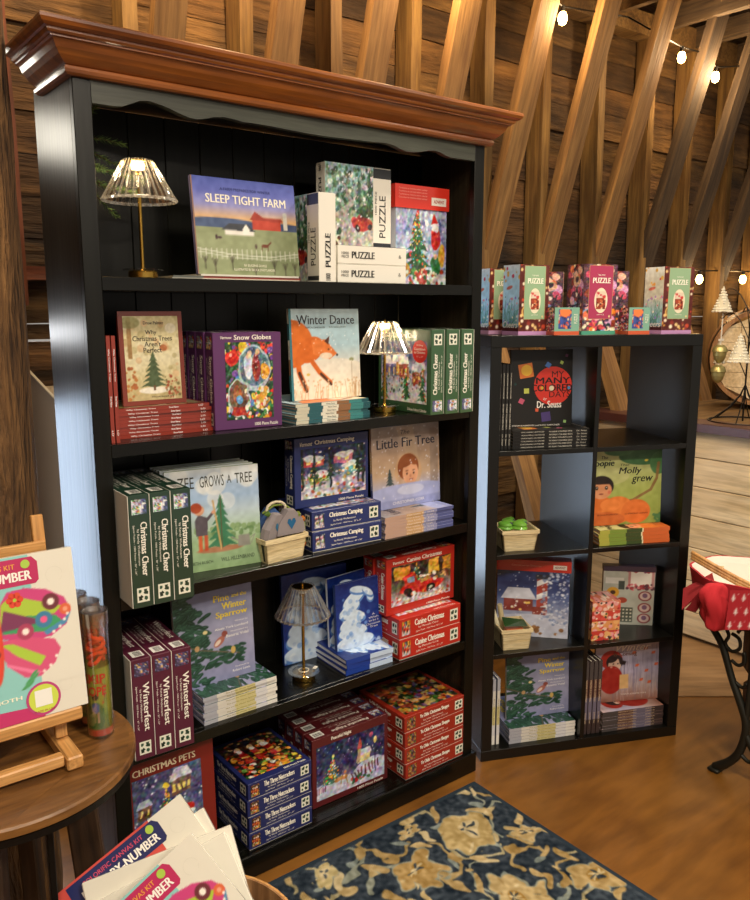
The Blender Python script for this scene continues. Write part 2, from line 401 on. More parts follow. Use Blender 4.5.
def shademat():
    m, nt, b = newmat('ribbed_crystal'); b.inputs['Base Color'].default_value = (1, .97, .9, 1)
    b.inputs['Roughness'].default_value = .08; b.inputs['Transmission Weight'].default_value = 0
    nt.nodes.remove(b); o = nt.nodes['Material Output']
    t = N(nt, 'ShaderNodeBsdfTransparent'); g = N(nt, 'ShaderNodeBsdfGlossy'); g.inputs['Roughness'].default_value = .12
    d = N(nt, 'ShaderNodeBsdfTranslucent'); d.inputs['Color'].default_value = (1, .95, .85, 1)
    m1 = N(nt, 'ShaderNodeMixShader'); m1.inputs[0].default_value = .3; nt.links.new(g.outputs[0], m1.inputs[1]); nt.links.new(d.outputs[0], m1.inputs[2])
    lw = N(nt, 'ShaderNodeLayerWeight'); lw.inputs['Blend'].default_value = .5
    mr = N(nt, 'ShaderNodeMapRange'); mr.inputs[3].default_value = .5; mr.inputs[4].default_value = .9; nt.links.new(lw.outputs['Facing'], mr.inputs[0])
    m2 = N(nt, 'ShaderNodeMixShader'); nt.links.new(mr.outputs[0], m2.inputs[0]); nt.links.new(t.outputs[0], m2.inputs[1]); nt.links.new(m1.outputs[0], m2.inputs[2]); nt.links.new(m2.outputs[0], o.inputs[0])
    return m
M_shade = shademat()
# ------------------------------------------------------------------ object helpers
def tag(o, label=None, cat=None, group=None, kind=None):
    if label: o['label'] = label
    if cat: o['category'] = cat
    if group: o['group'] = group
    if kind: o['kind'] = kind
    return o
def thing(name, label, cat, loc=(0, 0, 0), rot=(0, 0, 0), group=None):
    o = bpy.data.objects.new(name, None); COL.objects.link(o); o.empty_display_size = .05
    o.location = loc; o.rotation_euler = rot
    return tag(o, label, cat, group)
def copy_tree(o, parent=None):
    c = o.copy(); COL.objects.link(c)
    if parent: c.parent = parent; c.matrix_parent_inverse = o.matrix_parent_inverse
    for ch in list(o.children): copy_tree(ch, c)
    return c
ORD = ['lowest', 'second from bottom', 'third from bottom', 'fourth from bottom', 'fifth from bottom', 'sixth from bottom', 'seventh from bottom', 'eighth from bottom', 'ninth from bottom']
def ordname(i, n): return 'topmost' if i == n-1 else ORD[i]
# placements: the local frame of a box/book is x 0..w, y 0..d (front at y=0), z 0..h
def stand(o, x, y, z, rz=0, lean=0):
    o.rotation_euler = (R(-lean), 0, R(rz)); o.location = (x, y, z); return o
def face_right(o, x, y, z, rz=0, lean=0):      # stands on edge, spine/left side out, cover to the right
    o.rotation_euler = (0, R(lean), R(90+rz)); a = R(rz)
    return o
def side_out(o, x, y, z, d, w, rz=0, lean=0):
    # left side (-x local) faces outwards; occupies x..x+d
    o.rotation_euler = (0, 0, R(90+rz)); a = R(rz)
    o.location = (x+d*math.cos(a), y+d*math.sin(a), z)
    # cover (local y=0) lies at larger x, so shift: local y 0..d -> world x d..0
    return o
def flat_box(o, x, y, z, d, rz=0):             # lies on its back, cover up, bottom edge towards the viewer
    o.rotation_euler = (R(-90), 0, R(rz)); o.location = (x, y, z+d); return o
def flat_book(o, x, y, z, d, h, rz=0):         # lies on its back, cover up, spine towards the viewer
    o.rotation_euler = (R(-90), 0, R(90+rz)); a = R(rz)
    o.location = (x+h*math.cos(a), y+h*math.sin(a), z+d); return o
SH = {1: 1.619, 2: 1.244, 3: .876, 4: .477, 5: .0715}
EXPO, WORLD, WINE, GAPE, CE1, CE2, CE3, CE4, CE5, CE6 = 0.25, .32, 60, 4, 34, 20, 18, 48, 18, 46
# ================================================================== printed goods
LIGHTS = ['ff4030', 'ffd24a', '50b8ff', 'ffffff', '62e07a', 'ff9a3c']
SNOW = ['ffffff', 'dfe8ff', 'c8d4f0']
def book(name, label, w, h, d, coverfn, spine='30557a', back=None, spinetext=None, stcol='ffffff', group=None, cat='book', mat=None, pages='e9e2cf', spseg=None, n=None):
    r = thing(name, label, cat, group=group)
    mb = MB(); t = min(.0022, d*.22); back = back or spine
    mb.box(0, w, 0, t, 0, h, spine); mb.box(0, w, d-t, d, 0, h, back); mb.box(0, t, t, d-t, 0, h, spine)
    F = mb.face('front', w, d, h)
    if coverfn: coverfn(F, w, h)
    Ls = mb.face('left', w, d, h)
    if spseg:
        for a, b_, c in spseg: Ls.quad(a, 0, b_, 1, c, .0003)
    if spinetext:
        for (tx, a, b_) in spinetext: Ls.text(tx, a, .25, b_, .72, stcol, .01, l=.0006)
    mb.build('cover', mat or M_print, r)
    pb = MB(); e = .0025 if d > .007 else .001
    pb.box(t*1.01, w-e, t*1.02, d-t*1.02, e, h-e, pages); pb.build('pages', M_matte, r)
    return r
def logo(F, x0, y0, x1, y1):
    F.quad(x0, y0, x1, y1, 'e6e6d6', .0006)
    dx, dy = x1-x0, y1-y0
    F.poly([(x0+dx*a, y0+dy*b_) for a, b_ in ((.12, .55), (.3, .58), (.38, .5), (.46, .62), (.5, .88), (.3, .9), (.24, .78), (.12, .85))], '1c3a28', .0008)
    F.poly([(x0+dx*a, y0+dy*b_) for a, b_ in ((.55, .1), (.88, .14), (.85, .42), (.72, .36), (.66, .5), (.55, .42), (.48, .3), (.58, .24))], '14281c', .0008)
    F.poly([(x0+dx*a, y0+dy*b_) for a, b_ in ((.62, .6), (.8, .56), (.9, .72), (.82, .86), (.66, .84), (.6, .72))], '2c5440', .0008)
    F.poly([(x0+dx*a, y0+dy*b_) for a, b_ in ((.12, .14), (.34, .12), (.36, .26), (.28, .36), (.14, .36))], '2c5440', .0008)
def barcode(F, x0, y0, x1, y1):
    F.quad(x0, y0, x1, y1, 'ecebe4', .0006)
    n = 9
    for k in range(n):
        a = x0+(x1-x0)*(.1+.8*k/n); F.quad(a, y0+(y1-y0)*.25, a+(x1-x0)*.8/n*(.35+.3*(k % 3)/2), y0+(y1-y0)*.88, '2a2a2a', .0008)
def strip(F, cv, title, sub, tcol='f2eee0', bar=False, pic=True, dim=None, x0=0):
    if pic: F.art(cv, .04, .14, .17, .86, .0004, 6)
    F.text(title, .24, .52, .72, .84, tcol, .025, l=.0007)
    F.text(sub, .3, .32, .62, .45, tcol, .008, l=.0007)
    F.text('Jigsaw Puzzle - 1000 Pieces - 30" x 24"', .26, .14, .7, .25, tcol, .004, l=.0007)
    (barcode if bar else logo)(F, .82, .2, .95, .8)
def puzzle(name, label, w, h, d, cv, frame, title, art, tbox, tcol='f4f0e4', sub='by Randy Wollenmann', foot='1000 Piece Puzzle', top2=None, group=None, extra=None, mat=None, front=True, inset=True, dark=None):
    r = thing(name, label, 'puzzle box', group=group)
    mb = MB(); e = .0012
    mb.bbox(0, w, 0, d*.97, 0, h, .0012, frame)
    F = mb.face('front', w, d, h)
    F.art(cv, *art, l=.0005)
    if tbox:
        F.text(title, *tbox, tcol, .02)
        F.text('Vermont', tbox[0]-.19 if tbox[0] > .24 else tbox[0], tbox[1]+.01, tbox[0]-.03 if tbox[0] > .24 else tbox[0]+.12, tbox[3]-.01, tcol, .01, .3) if tbox[0] > .24 else None
    if foot: F.text(foot, .58, .025, .93, .06, tcol, .012)
    if extra: extra(F)
    strip(mb.face('left', w, d*.97, h), cv, title, sub, tcol)
    strip(mb.face('top', w, d*.97, h), cv, title, sub, tcol, bar=True)
    strip(mb.face('right', w, d*.97, h), cv, title, sub, tcol)
    strip(mb.face('bottom', w, d*.97, h), cv, title, sub, tcol)
    mb.build('lid', mat or M_print, r)
    b = MB(); b.box(.0015, w-.0015, d*.5, d, .0015, h-.0015, 'e6e2d6'); b.build('box_base', M_plain, r)
    return r
# ---- paintings
def cv_farm():
    c = Cv(.296, .235, 100).grad('6f7f58', '7d8a66', '8a9070', '9aa07c', 'e0b070', '8f8fc4', '5c66b8', '4656a8')
    c.rect(0, .5, 1, .56, '55658a').ell(.25, .52, .4, .07, '46587c').ell(.8, .52, .35, .05, '3c4c70').rect(0, .0, 1, .49, '8a946e').ell(.3, .3, .5, .14, '98a27c', a=.6).ell(.8, .1, .5, .15, '7a8660', a=.6)
    c.rect(.55, .49, .83, .6, 'b8402c').poly([(.53, .59), (.58, .68), (.66, .62), (.84, .62), (.86, .58)], '9a3424').rect(.86, .5, .9, .66, 'd8d4c8').ell(.88, .66, .022, c='c4c4bc')
    c.rect(.28, .42, .56, .49, 'e4e2da').poly([(.25, .47), (.33, .54), (.5, .54), (.58, .46)], '3c4048').poly([(.45, .42), (.52, .42), (.52, .48), (.485, .54), (.45, .48)], 'efece4')
    c.ell(.66, .32, .035, .018, '6a3020').line([(.63, .31), (.63, .27)], .006, '5a2818').line([(.69, .31), (.69, .27)], .006, '5a2818').line([(.69, .33), (.72, .36)], .012, '6a3020').ell(.57, .31, .01, .025, '503838').ell(.2, .39, .012, .025, '402830').ell(.23, .385, .02, .012, '402830')
    c.line([(0, .27), (.3, .22), (.7, .2), (1, .25)], .006, 'e8e8e0').line([(0, .24), (.3, .19), (.7, .17), (1, .22)], .005, 'e8e8e0')
    for k in range(22): c.line([(k/21, .17), (k/21, .27)], .006, 'e8e8e0')
    for x, y, s in ((.08, .12, .12), (.17, .08, .16), (.33, .12, .14), (.74, .08, .15), (.85, .06, .14), (.95, .06, .15), (.55, .03, .1)):
        c.line([(x, y-.06), (x, y+s*.5)], .008, '3a3428')
        for a in (-1, -.5, .5, 1): c.line([(x, y), (x+a*.03, y+s*.6)], .004, '4a4436')
    return c.noise(.04, 30)
def fn_farm(F, w, h):
    F.art(cv_farm()); F.text('A FARM PREPARES FOR WINTER', .26, .875, .75, .905, '2c3470', .01); F.text('SLEEP TIGHT FARM', .12, .74, .9, .83, 'f0ead8', .02)
    F.text('BY EUGENIE DOYLE', .44, .09, .66, .115, 'f0ead8', .0); F.text('ILLUSTRATED BY BECCA STADTLANDER', .34, .045, .74, .07, 'f0ead8', .0)
    F.quad(0, 0, .012, 1, '8a6a5c', .0004)
def cv_road():
    c = Cv(.16, .2, 70).warp(.05, 9).grad('c8c8bc', 'a8b0a0', '6f8a78', '8ab0ac', 'a8d0d8')
    c.specks(160, (0, .45, 1, .95), ['3c5a48', '5a7a66', 'dfe6e2', '86a294'], .02, .05).poly([(.3, 0), (.75, 0), (.42, .4), (.6, .55), (.4, .75), (.36, .75), (.48, .56), (.2, .4)], 'a0a098')
    c.ell(.75, .3, .22, .09, 'a83a30').ell(.78, .38, .12, .06, '8c3028').ell(.66, .24, .05, c='2a2020').ell(.92, .26, .05, c='2a2020').ell(.85, .45, .16, .08, '3a5434')
    c.fir(.92, .5, .45, .2, '35553f').fir(.7, .55, .35, .16, '4a6a54').specks(60, (0, 0, 1, 1), ['ffffff'], .008, .016)
    c.specks(12, (.05, 0, .35, .2), ['30482e', '4a3020'], .03, .05)
    return c.detail().noise(.08, 20)
PZ = Cv(.1, .1, 12).grad('e4e0d0', 'e4e0d0')
def white_puzzle(name, label, w, h, d, cv=None, black=True, side='right', sp='PUZZLE'):
    r = thing(name, label, 'puzzle box')
    mb = MB(); mb.bbox(0, w, 0, d*.97, 0, h, .001, 'e4e1d6')
    F = mb.face('front', w, d, h)
    F.art(cv, .0, .0, .72, 1, .0004)
    F.quad(.72, 0, 1, .9, 'e6e2d6', .0006).quad(.72, .87, 1, .99, '23272c', .0007).quad(.72, .02, 1, .07, '23272c', .0007)
    F.text('PUZZLE', .6+.01, .35, 1.12, .45, '1a1a1a', .03, rot=R(90)); F.text('1000 PIECE', .62, .55, .9, .58, '1a1a1a', .01, rot=R(90), l=.0012)
    for nm, a in (('left', .3), ('right', .25), ('top', .3)):
        S = mb.face(nm, w, d*.97, h); S.text('PUZZLE', .12+a*.2, .3, .55, .62, '1a1a1a', .03); S.text('1000', .02, .32, .1, .6, '1a1a1a', .01)
    S = mb.face('bottom', w, d*.97, h); S.text('PUZZLE', .19, .3, .52, .68, '20201c', .03); S.text('1000', .05, .5, .15, .66, '40403a', .01); S.text('PIECE', .05, .32, .15, .46, '40403a', .01)
    S.text('&', .88, .4, .92, .6, '606058', .0)
    mb.build('lid', M_wrap, r); b = MB(); b.box(.001, w-.001, d*.5, d, .001, h-.001, 'dedacd'); b.build('box_base', M_plain, r)
    return r
def cv_santa():
    c = Cv(.2, .22, 80).warp(.05, 9).grad('c8ccd8', 'a8b4cc', '9aa4c8', 'b8bcd8').specks(120, (0, 0, 1, 1), ['e8ecf4', '8a94c0', 'd0d8ec', '6a78a8'], .015, .05)
    c.fir(.42, .12, .82, .68, '2c5a38', 8, LIGHTS+['d8362c'], 150)
    c.ell(.78, .6, .1, .14, 'c83028').ell(.77, .75, .05, c='f0d0b8').ell(.77, .71, .06, .05, 'f4f2ee').poly([(.7, .77), (.85, .77), (.75, .9)], 'd02c24').rect(.7, .75, .85, .78, 'f8f4f0')
    c.ell(.2, .2, .08, .1, 'c08848').ell(.52, .12, .1, .12, 'b04030').ell(.78, .25, .09, .14, '3a7a4a').ell(.9, .38, .06, .14, 'e0a83c').ell(.52, .2, .04, c='e8c8a0').ell(.79, .38, .035, c='e8c8a0')
    c.specks(60, (0, 0, 1, .2), ['d8c8b8', 'b04a3a', '4a7848', 'e8e0d8'], .02, .04)
    return c.detail().noise(.08, 25)
def cv_perfect():
    c = Cv(.16, .228, 70).grad('b8a878', 'd4c898', 'e0d8b4', 'd8cc9c', 'cabf90')
    c.specks(70, (0, 0, 1, 1), ['c8b884', 'e6dfc0', 'a89a64', 'd8a878'], .02, .07, .5).rect(.06, .5, .14, .98, 'a07c48').ell(.12, .92, .18, .07, '8a8a50', a=.7)
    c.ell(.5, .12, .28, .04, 'ece8d8').fir(.5, .16, .42, .5, '4a5c38', 7).rect(.48, .12, .52, .18, '6a4a2c')
    c.specks(40, (.7, .02, 1, .3), ['a04828', 'b87850', '7a7040'], .01, .03).specks(25, (0, .02, .2, .4), ['b87838', 'a86030'], .015, .035).ell(.7, .62, .07, .04, 'b87040').ell(.85, .85, .1, .06, 'e4dcc0')
    return c.noise(.06, 30)
def fn_perfect(F, w, h):
    F.art(cv_perfect(), .07, .05, .93, .95)
    for t, y, a, b_ in (('Drew Palmer', .86, .38, .7), ('Why', .745, .4, .58), ('Christmas Trees', .685, .2, .82), ("Aren't", .625, .38, .64), ('Perfect', .56, .36, .65)):
        F.text(t, a, y, b_, y+(.035 if y > .8 else .055), '2c2416', .012)
    F.text('Illustrated by', .45, .07, .8, .095, '3c3420', .0)
def cv_globes():
    c = Cv(.16, .2, 80, '2a4a34').warp(.05, 9).specks(200, (0, 0, 1, 1), ['3c6a44', '1e3a28', 'd84030', 'e8c040', '7a4a9a', 'f0efe8', '4a84c0', 'a8382a'], .02, .06)
    c.ell(.14, .8, .13, c='c82820').ell(.1, .85, .03, c='ff9a88').ell(.38, .93, .1, c='d8b830').ell(.6, .65, .34, .3, 'a8bcc4').ell(.6, .67, .3, .25, '5a7888').ell(.48, .68, .1, .16, 'c8d8e8').ell(.5, .83, .05, c='e8c8a8').ell(.64, .66, .08, .18, '8a2c28').ell(.66, .86, .05, c='d8b890').ell(.82, .62, .1, .1, 'd89a30')
    c.ell(.26, .28, .24, .24, 'b4c4cc').ell(.26, .3, .2, .2, '6a5040').ell(.24, .32, .1, .12, 'a06840').ell(.28, .26, .06, .06, '60a8d8').poly([(.12, .06), (.45, .06), (.4, .16), (.16, .16)], 'a82c20').ell(.75, .3, .2, .06, 'd8a040', .8).ell(.8, .2, .15, .05, 'c89038', .6)
    c.specks(50, (.4, 0, 1, .4), ['d8362c', '3f8a48', 'e8e4d0', 'e8b040'], .015, .04).specks(60, (.3, .5, 1, 1), ['ffffff', 'e8f0ff'], .006, .012)
    return c.detail().noise(.08, 30)
def fn_fox(F, w, h):
    c = Cv(.225, .245, 100).grad('e4d8c0', 'e8dcc8', 'dfe2dc', 'b0d0dc', 'b8d8e4', 'c4dce4')
    c.ell(.6, .2, .6, .25, 'efe6d4', a=.7)
    c.ell(.02, .62, .3, .26, 'e07428').ell(.28, .55, .2, .13, 'dc6e24', .5).poly([(.3, .66), (.5, .66), (.66, .5), (.55, .44), (.32, .5)], 'e8803a').poly([(.48, .64), (.56, .7), (.54, .6)], '5a3020').ell(.5, .48, .09, .035, 'f0dcc4').ell(.66, .485, .015, c='2a1a14').ell(.54, .55, .01, c='2a1a14')
    c.line([(.1, .45), (.12, .3), (.2, .12)], .07, 'd86c24').line([(.12, .3), (.21, .1)], .04, '4a2c20').line([(.3, .42), (.4, .3), (.55, .18)], .06, 'd86c24').line([(.42, .28), (.56, .16)], .035, '4a2c20')
    for k in range(60):
        x = c.r.rand(); hh = c.r.uniform(.08, .22); c.line([(x, 0), (x+c.r.uniform(-.04, .04), hh)], .005, ['c49a6c', 'b88858', 'e8d8b8'][k % 3]); c.spot(x+.01, hh, .012, 'd8b890')
    c.ell(.87, .43, .035, .02, '9aa070').ell(.24, .28, .025, .015, 'e0c060').line([(.87, .05), (.87, .42)], .006, 'a08868')
    c.specks(60, (0, .4, 1, .9), ['ffffff'], .004, .008)
    F.art(c.noise(.04, 25)); F.text('Winter Dance', .1, .83, .93, .93, '3c4048', .012); F.text('MARION DANE BAUER', .22, .785, .5, .805, '50585c', .0); F.text('RICHARD JONES', .56, .785, .8, .805, '50585c', .0)
    F.quad(0, 0, .03, 1, '3c7c88', .0005)
def cv_village(seed=0, night=False):
    c = Cv(.22, .2, 80).warp(.05, 9).grad('e8e8f0', 'd0d4e8', 'a0a4c8', '586088', '3c4468')
    c.r = np.random.RandomState(seed+5)
    for k in range(7): c.house(c.r.uniform(-.05, .85), .38+c.r.uniform(-.1, .12), .2, .34, ['c88a58', 'a05848', '7878a8', 'd8b878', '586a9a'][k % 5], ['e8ecf8', 'c8d0e8'][k % 2])
    c.specks(70, (0, .15, 1, .5), ['7a4a6a', 'a83c34', '3c4c88', '4a6a48', 'e8c080'], .01, .022)
    for x in (.08, .55, .9): c.fir(x, .05, .5, .2, '3f6a44', 6, LIGHTS, 30)
    c.specks(90, (0, 0, 1, 1), SNOW, .006, .014)
    return c.detail().noise(.08, 25)
def cv_zee():
    c = Cv(.252, .27, 100).grad('8aa878', '90ae84', '9ab88c', 'b0c8b8', 'b8ccd8', 'a0bcdc', 'a8c0dc', 'd0d8dc')
    c.specks(14, (0, .65, 1, 1), ['e4e6e2', 'd8e0e4'], .06, .13, .6).specks(60, (.3, .3, 1, .42), ['7a9a6a', '6a8c5c', '8aa878'], .015, .03)
    c.ell(.55, .2, .25, .03, 'a87858').fir(.57, .22, .52, .34, '3c7a58', 7).line([(.57, .2), (.57, .7)], .01, '5a4a30').line([(.49, .68), (.56, .2)], .018, 'c8a468')
    c.poly([(.3, .35), (.42, .35), (.43, .52), (.33, .56), (.29, .5)], '585058').ell(.34, .6, .055, .05, 'd8a080').ell(.31, .625, .06, .05, 'a84828').line([(.42, .5), (.48, .56)], .03, '585058').ell(.49, .57, .02, c='d8a080').rect(.32, .2, .36, .35, 'c86038').rect(.38, .2, .42, .35, 'b85030')
    c.poly([(.74, .2), (.88, .2), (.87, .31), (.75, .31)], '8a8a82').line([(.74, .26), (.68, .3)], .015, '8a8a82').line([(.88, .27), (.93, .3), (.89, .22)], .01, '8a8a82')
    return c.noise(.04, 25)
def fn_zee(F, w, h):
    F.art(cv_zee()); F.text('ZEE', .13, .82, .3, .93, '3a3c34', .0); F.text('GROWS', .36, .82, .62, .93, '3a3c34', .0); F.text('A', .655, .84, .7, .92, '3a3c34', .0); F.text('TREE', .74, .83, .93, .93, '3a3c34', .0)
    F.text('ELIZABETH RUSCH', .14, .07, .46, .1, '3a4a38', .0); F.text('WILL HILLENBRAND', .55, .07, .92, .11, '3a4a38', .0)
def cv_camping():
    c = Cv(.22, .17, 80).warp(.05, 9).grad('dcdce4', 'b8b8c8', '4a5068', '202c4a', '18244a')
    for x, y, col in ((.05, .62, 'a83c34'), (.5, .64, 'c8788a'), (.62, .42, '6aaab4'), (.12, .3, '7a9a4a')):
        c.rect(x, y, x+.3, y+.18, col).ell(x+.15, y+.17, .15, .06, 'dfe0e4').rect(x+.04, y+.06, x+.1, y+.12, 'ffe28a').rect(x+.19, y+.06, x+.25, y+.12, 'ffe28a')
    c.ell(.75, .12, .22, .12, '8088a4').ell(.75, .2, .12, .08, 'a8b0c4').specks(100, (0, 0, 1, .5), ['e8e8f0', 'b84a3c', '3c5a48', 'c89858', 'f0f0f4'], .01, .03)
    for x in (.03, .2, .45, .88, .95): c.line([(x, .2), (x, 1)], .03, '14201c').fir(x, .4, .5, .12, '1c3028')
    c.specks(50, (0, .3, 1, 1), ['ffffff', 'ffd870'], .006, .012)
    return c.detail().noise(.08, 25)
def fn_fir(F, w, h):
    c = Cv(.27, .25, 100).grad('a0a8d0', 'b0b4d8', 'c0a488', 'b89a80', 'a89488', '9c9898')
    c.poly([(.62, .35), (.72, .35), (.6, .95), (.35, .95)], 'c8b094', .5).rect(.85, .2, .97, .9, '98867a', .7).ell(.52, .42, .2, .22, 'd0a070', a=.5)
    c.ell(.52, .47, .155, .16, '8c4c28').ell(.55, .4, .115, .14, 'e0a682').ell(.49, .53, .12, .055, '8c4c28', .25).ell(.6, .53, .06, .04, '9c5830', -.4).ell(.5, .425, .02, .006, '6a3c24').ell(.6, .425, .02, .006, '6a3c24').ell(.5, .39, .012, c='3a2418').ell(.6, .39, .012, c='3a2418').ell(.56, .32, .03, .01, 'a85c4c').ell(.55, .36, .015, .02, 'c88868')
    c.ell(.5, .18, .6, .1, 'a8b0dc').ell(.55, .2, .2, .06, 'c4cae8').fir(.25, .28, .2, .12, '3c4c50', 5).specks(110, (0, 0, 1, 1), ['e8e8f0', 'd8d8e8'], .004, .01).rect(0, 0, 1, .1, '8890c4', .6)
    F.art(c.noise(.04, 20)); F.text('Little Fir Tree', .07, .72, .93, .83, '2c2c3c', .015); F.text('The', .42, .87, .55, .92, '2c2c3c', .0, .3); F.text('CHRISTOPHER CORR', .28, .04, .75, .075, 'e8e8f0', .0)
def fn_sparrow(F, w, h):
    c = Cv(.225, .265, 110).grad('8a8eb4', '9496b8', '9c9cb8', '9298b8', '8488b0')
    r = c.r
    for k in range(210):
        t = r.rand(); x = r.uniform(0, .45)*(1-.2*t); y = r.uniform(0, .98); a = r.uniform(-.5, .9)
        if y > .8: x *= .5
        col = ['1f4234', '173629', '2c5442', '25493a'][k % 4]
        c.ell(x, y, .058, .02, col, a); c.ell(x, y+.004, .04, .004, '6f9482', a, .5)
    for k in range(48): c.ell(r.uniform(.42, .85), r.uniform(.17, .34), .05, .017, ['1f4234', '2c5442'][k % 2], r.uniform(-.4, .6))
    c.line([(0, .5), (.3, .38), (.8, .25)], .012, '6a5a48').ell(.55, .42, .085, .038, 'a8685a', .7).ell(.53, .41, .05, .02, 'dccabc', .7).ell(.62, .49, .038, c='8c4c44').ell(.38, .55, .03, .02, 'd8c890').ell(.72, .3, .03, .04, 'c8a860').ell(.27, .4, .03, .03, 'b89468')
    F.art(c.noise(.03, 20))
    F.text('Pine', .5, .84, .7, .91, 'f6dc48', .03); F.text('and the', .73, .86, .93, .9, 'f6dc48', .03); F.text('Winter', .6, .75, .92, .82, 'f6dc48', .03); F.text('Sparrow', .52, .65, .93, .73, 'f6dc48', .03)
    F.text('Written by', .76, .59, .93, .61, 'ecebe8', .0); F.text('Alexis York Lumbard', .5, .54, .93, .565, 'ecebe8', .01); F.text('Illustrated by', .7, .49, .93, .51, 'ecebe8', .0); F.text('Beatriz Vidal', .64, .445, .93, .475, 'ecebe8', .01)
    F.text('Foreword by', .74, .1, .92, .12, 'ecebe8', .0); F.text('Robert Lewis', .7, .06, .93, .085, 'ecebe8', .01)
def fn_wish(F, w, h):
    c = Cv(.17, .22, 90).grad('1c3c94', '1a3890', '16307c', '142c78')
    for (x, y, rx, ry, a) in ((.4, .75, .28, .1, .5), (.3, .6, .24, .09, .4), (.35, .5, .3, .1, -.3), (.28, .38, .22, .1, .3), (.35, .25, .32, .12, 0), (.4, .1, .42, .12, 0), (.5, .86, .2, .06, -.2), (.75, .72, .1, .06, -1.2), (.7, .8, .15, .05, -.7)):
        c.ell(x, y-.025, rx, ry, '5a88cc', a).ell(x, y, rx*.94, ry*.85, 'cfe2f6', a)
    c.specks(40, (.1, .05, .7, .8), ['8ab0e4', 'e8f2fc', '6a98dc'], .02, .05, .6).ell(.52, .57, .03, .012, '2c4c98').ell(.47, .44, .03, .05, '9ac0ec')
    c.specks(50, (0, 0, 1, .08), ['c0d4f0'], .02, .04, .5)
    F.art(c.noise(.05, 20))
    for t, y, a, b_ in (('A', .42, .78, .84), ('Wish', .37, .7, .92), ('to be a', .325, .7, .92), ('Christmas', .275, .64, .96), ('Tree', .23, .72, .9)): F.text(t, a, y, b_, y+.03, 'f0f0e8', .005)
def cv_canine():
    c = Cv(.26, .17, 80).warp(.05, 9).grad('c0c4d0', '9a8a80', '5a4a40', '6a4a28', '8a6428')
    c.rect(0, .6, 1, 1, '3c2c24').rect(.05, .62, .3, .95, 'd89a34').rect(.62, .62, .8, .95, 'e0a440').rect(.85, .62, 1, .95, 'c88a30').fir(.42, .5, .45, .3, '2c5038', 6, LIGHTS, 20)
    c.ell(.5, .35, .36, .16, 'c83024').rect(.2, .45, .42, .68, 'c42c20').ell(.3, .66, .12, .08, 'c83024').rect(.25, .5, .38, .64, '8aa0b0').ell(.28, .25, .07, c='201818').ell(.65, .26, .07, c='201818').ell(.65, .26, .03, c='c8c8c8')
    c.specks(26, (.42, .45, .95, .62), ['c89858', 'a87840', 'f0e4d0', '6a4428'], .02, .035).specks(60, (0, 0, 1, .22), ['e8e8f0', 'c89858', 'd8dce8', 'a83028'], .012, .03).rect(.1, .02, .9, .1, 'dfe2ea', .5)
    return c.detail().noise(.08, 25)
def cv_pets():
    c = Cv(.2, .3, 80).warp(.05, 9).grad('b0b4d0', '8a8ab0', '585a84', '484c78', '5a6088').specks(90, (0, 0, 1, 1), SNOW, .008, .02).house(.55, .72, .3, .26, '6a5048', 'd0d4e8').house(.05, .6, .2, .18, '6a4a40', 'c0c4e0')
    c.fir(.48, .1, .72, .8, '3c5c38', 8, LIGHTS+['d8a030', 'c83c2c'], 130).ell(.48, .84, .05, c='ffd04a').specks(24, (.1, .05, .8, .45), ['c89050', '8a5830', 'e8d8c0', 'b06c38'], .04, .08).ell(.78, .55, .1, .05, 'c42820').ell(.76, .5, .12, .03, 'f0eeea')
    return c.detail().noise(.08, 25)
def cv_nut():
    c = Cv(.2, .24, 80, '241c14').warp(.05, 9).specks(240, (0, 0, 1, 1), ['4a2c14', '2c4a24', 'a8301c', 'd8983a', 'c85028', '18301c', 'e0c070', '703018'], .02, .05)
    for x in (.28, .5, .72): c.rect(x-.06, .35, x+.06, .7, 'a82c20').ell(x, .76, .06, .06, 'e0b890').rect(x-.07, .82, x+.07, .95, '1c1c28').ell(x, .7, .05, .05, 'f0ece0').rect(x-.06, .5, x+.06, .54, 'e0b040')
    c.specks(50, (0, .0, 1, .3), ['d89030', 'c84428', '6a9038', 'e8c04c', 'd8d0c0'], .03, .05)
    return c.detail().noise(.08, 25)
def cv_peace():
    c = Cv(.27, .19, 100).warp(.05, 9).grad('c0c4dc', '9498bc', '3c3c64', '2c2c58', '262a58', '20244c')
    c.ell(.3, .16, .5, .12, 'c0c4e0').ell(.85, .3, .3, .12, 'b8bcd8')
    c.fir(.22, .22, .5, .34, '3c5c50', 7, LIGHTS, 80).ell(.22, .74, .02, c='ffe890').rect(.6, .4, .78, .55, 'd8c8a0').poly([(.58, .54), (.8, .54), (.76, .66), (.62, .66)], 'c8cce4').rect(.58, .42, .64, .68, 'b89c78').poly([(.57, .67), (.65, .67), (.61, .9)], 'b84848').specks(8, (.62, .42, .76, .52), ['ffd870'], .012)
    for k in range(9): c.rect(.5+k*.05, .12+k*.014, .52+k*.05, .28+k*.014, '5a2030')
    for k in range(5): c.rect(0+k*.035, .1, .015+k*.035, .22, '6a2434')
    c.line([(.86, .15), (.86, .7)], .014, '1c2030').ell(.86, .74, .03, .06, 'ffe08a').ell(.78, .86, .03, .05, 'b0506a').ell(.3, .24, .05, .04, 'b07848').ell(.38, .26, .07, .04, 'b88048').ell(.42, .34, .02, .03, 'a87040').line([(.36, .25), (.35, .14)], .012, 'a87040').line([(.42, .25), (.43, .14)], .012, 'a87040')
    c.specks(90, (0, 0, 1, 1), SNOW, .004, .009).specks(20, (.5, .1, .8, .2), ['3f6a48', 'c83c2c'], .015, .03)
    return c.detail().noise(.05, 25)
def cv_shoppe():
    return Cv(.25, .24, 60, '2c2c1c').warp(.05, 9).specks(260, (0, 0, 1, 1), ['7a3c1c', '3c5a30', 'b8602c', '5a4a70', 'a89058', '8a2c1c', '24301c', 'c88a3c'], .02, .06).detail().noise(.08, 25)
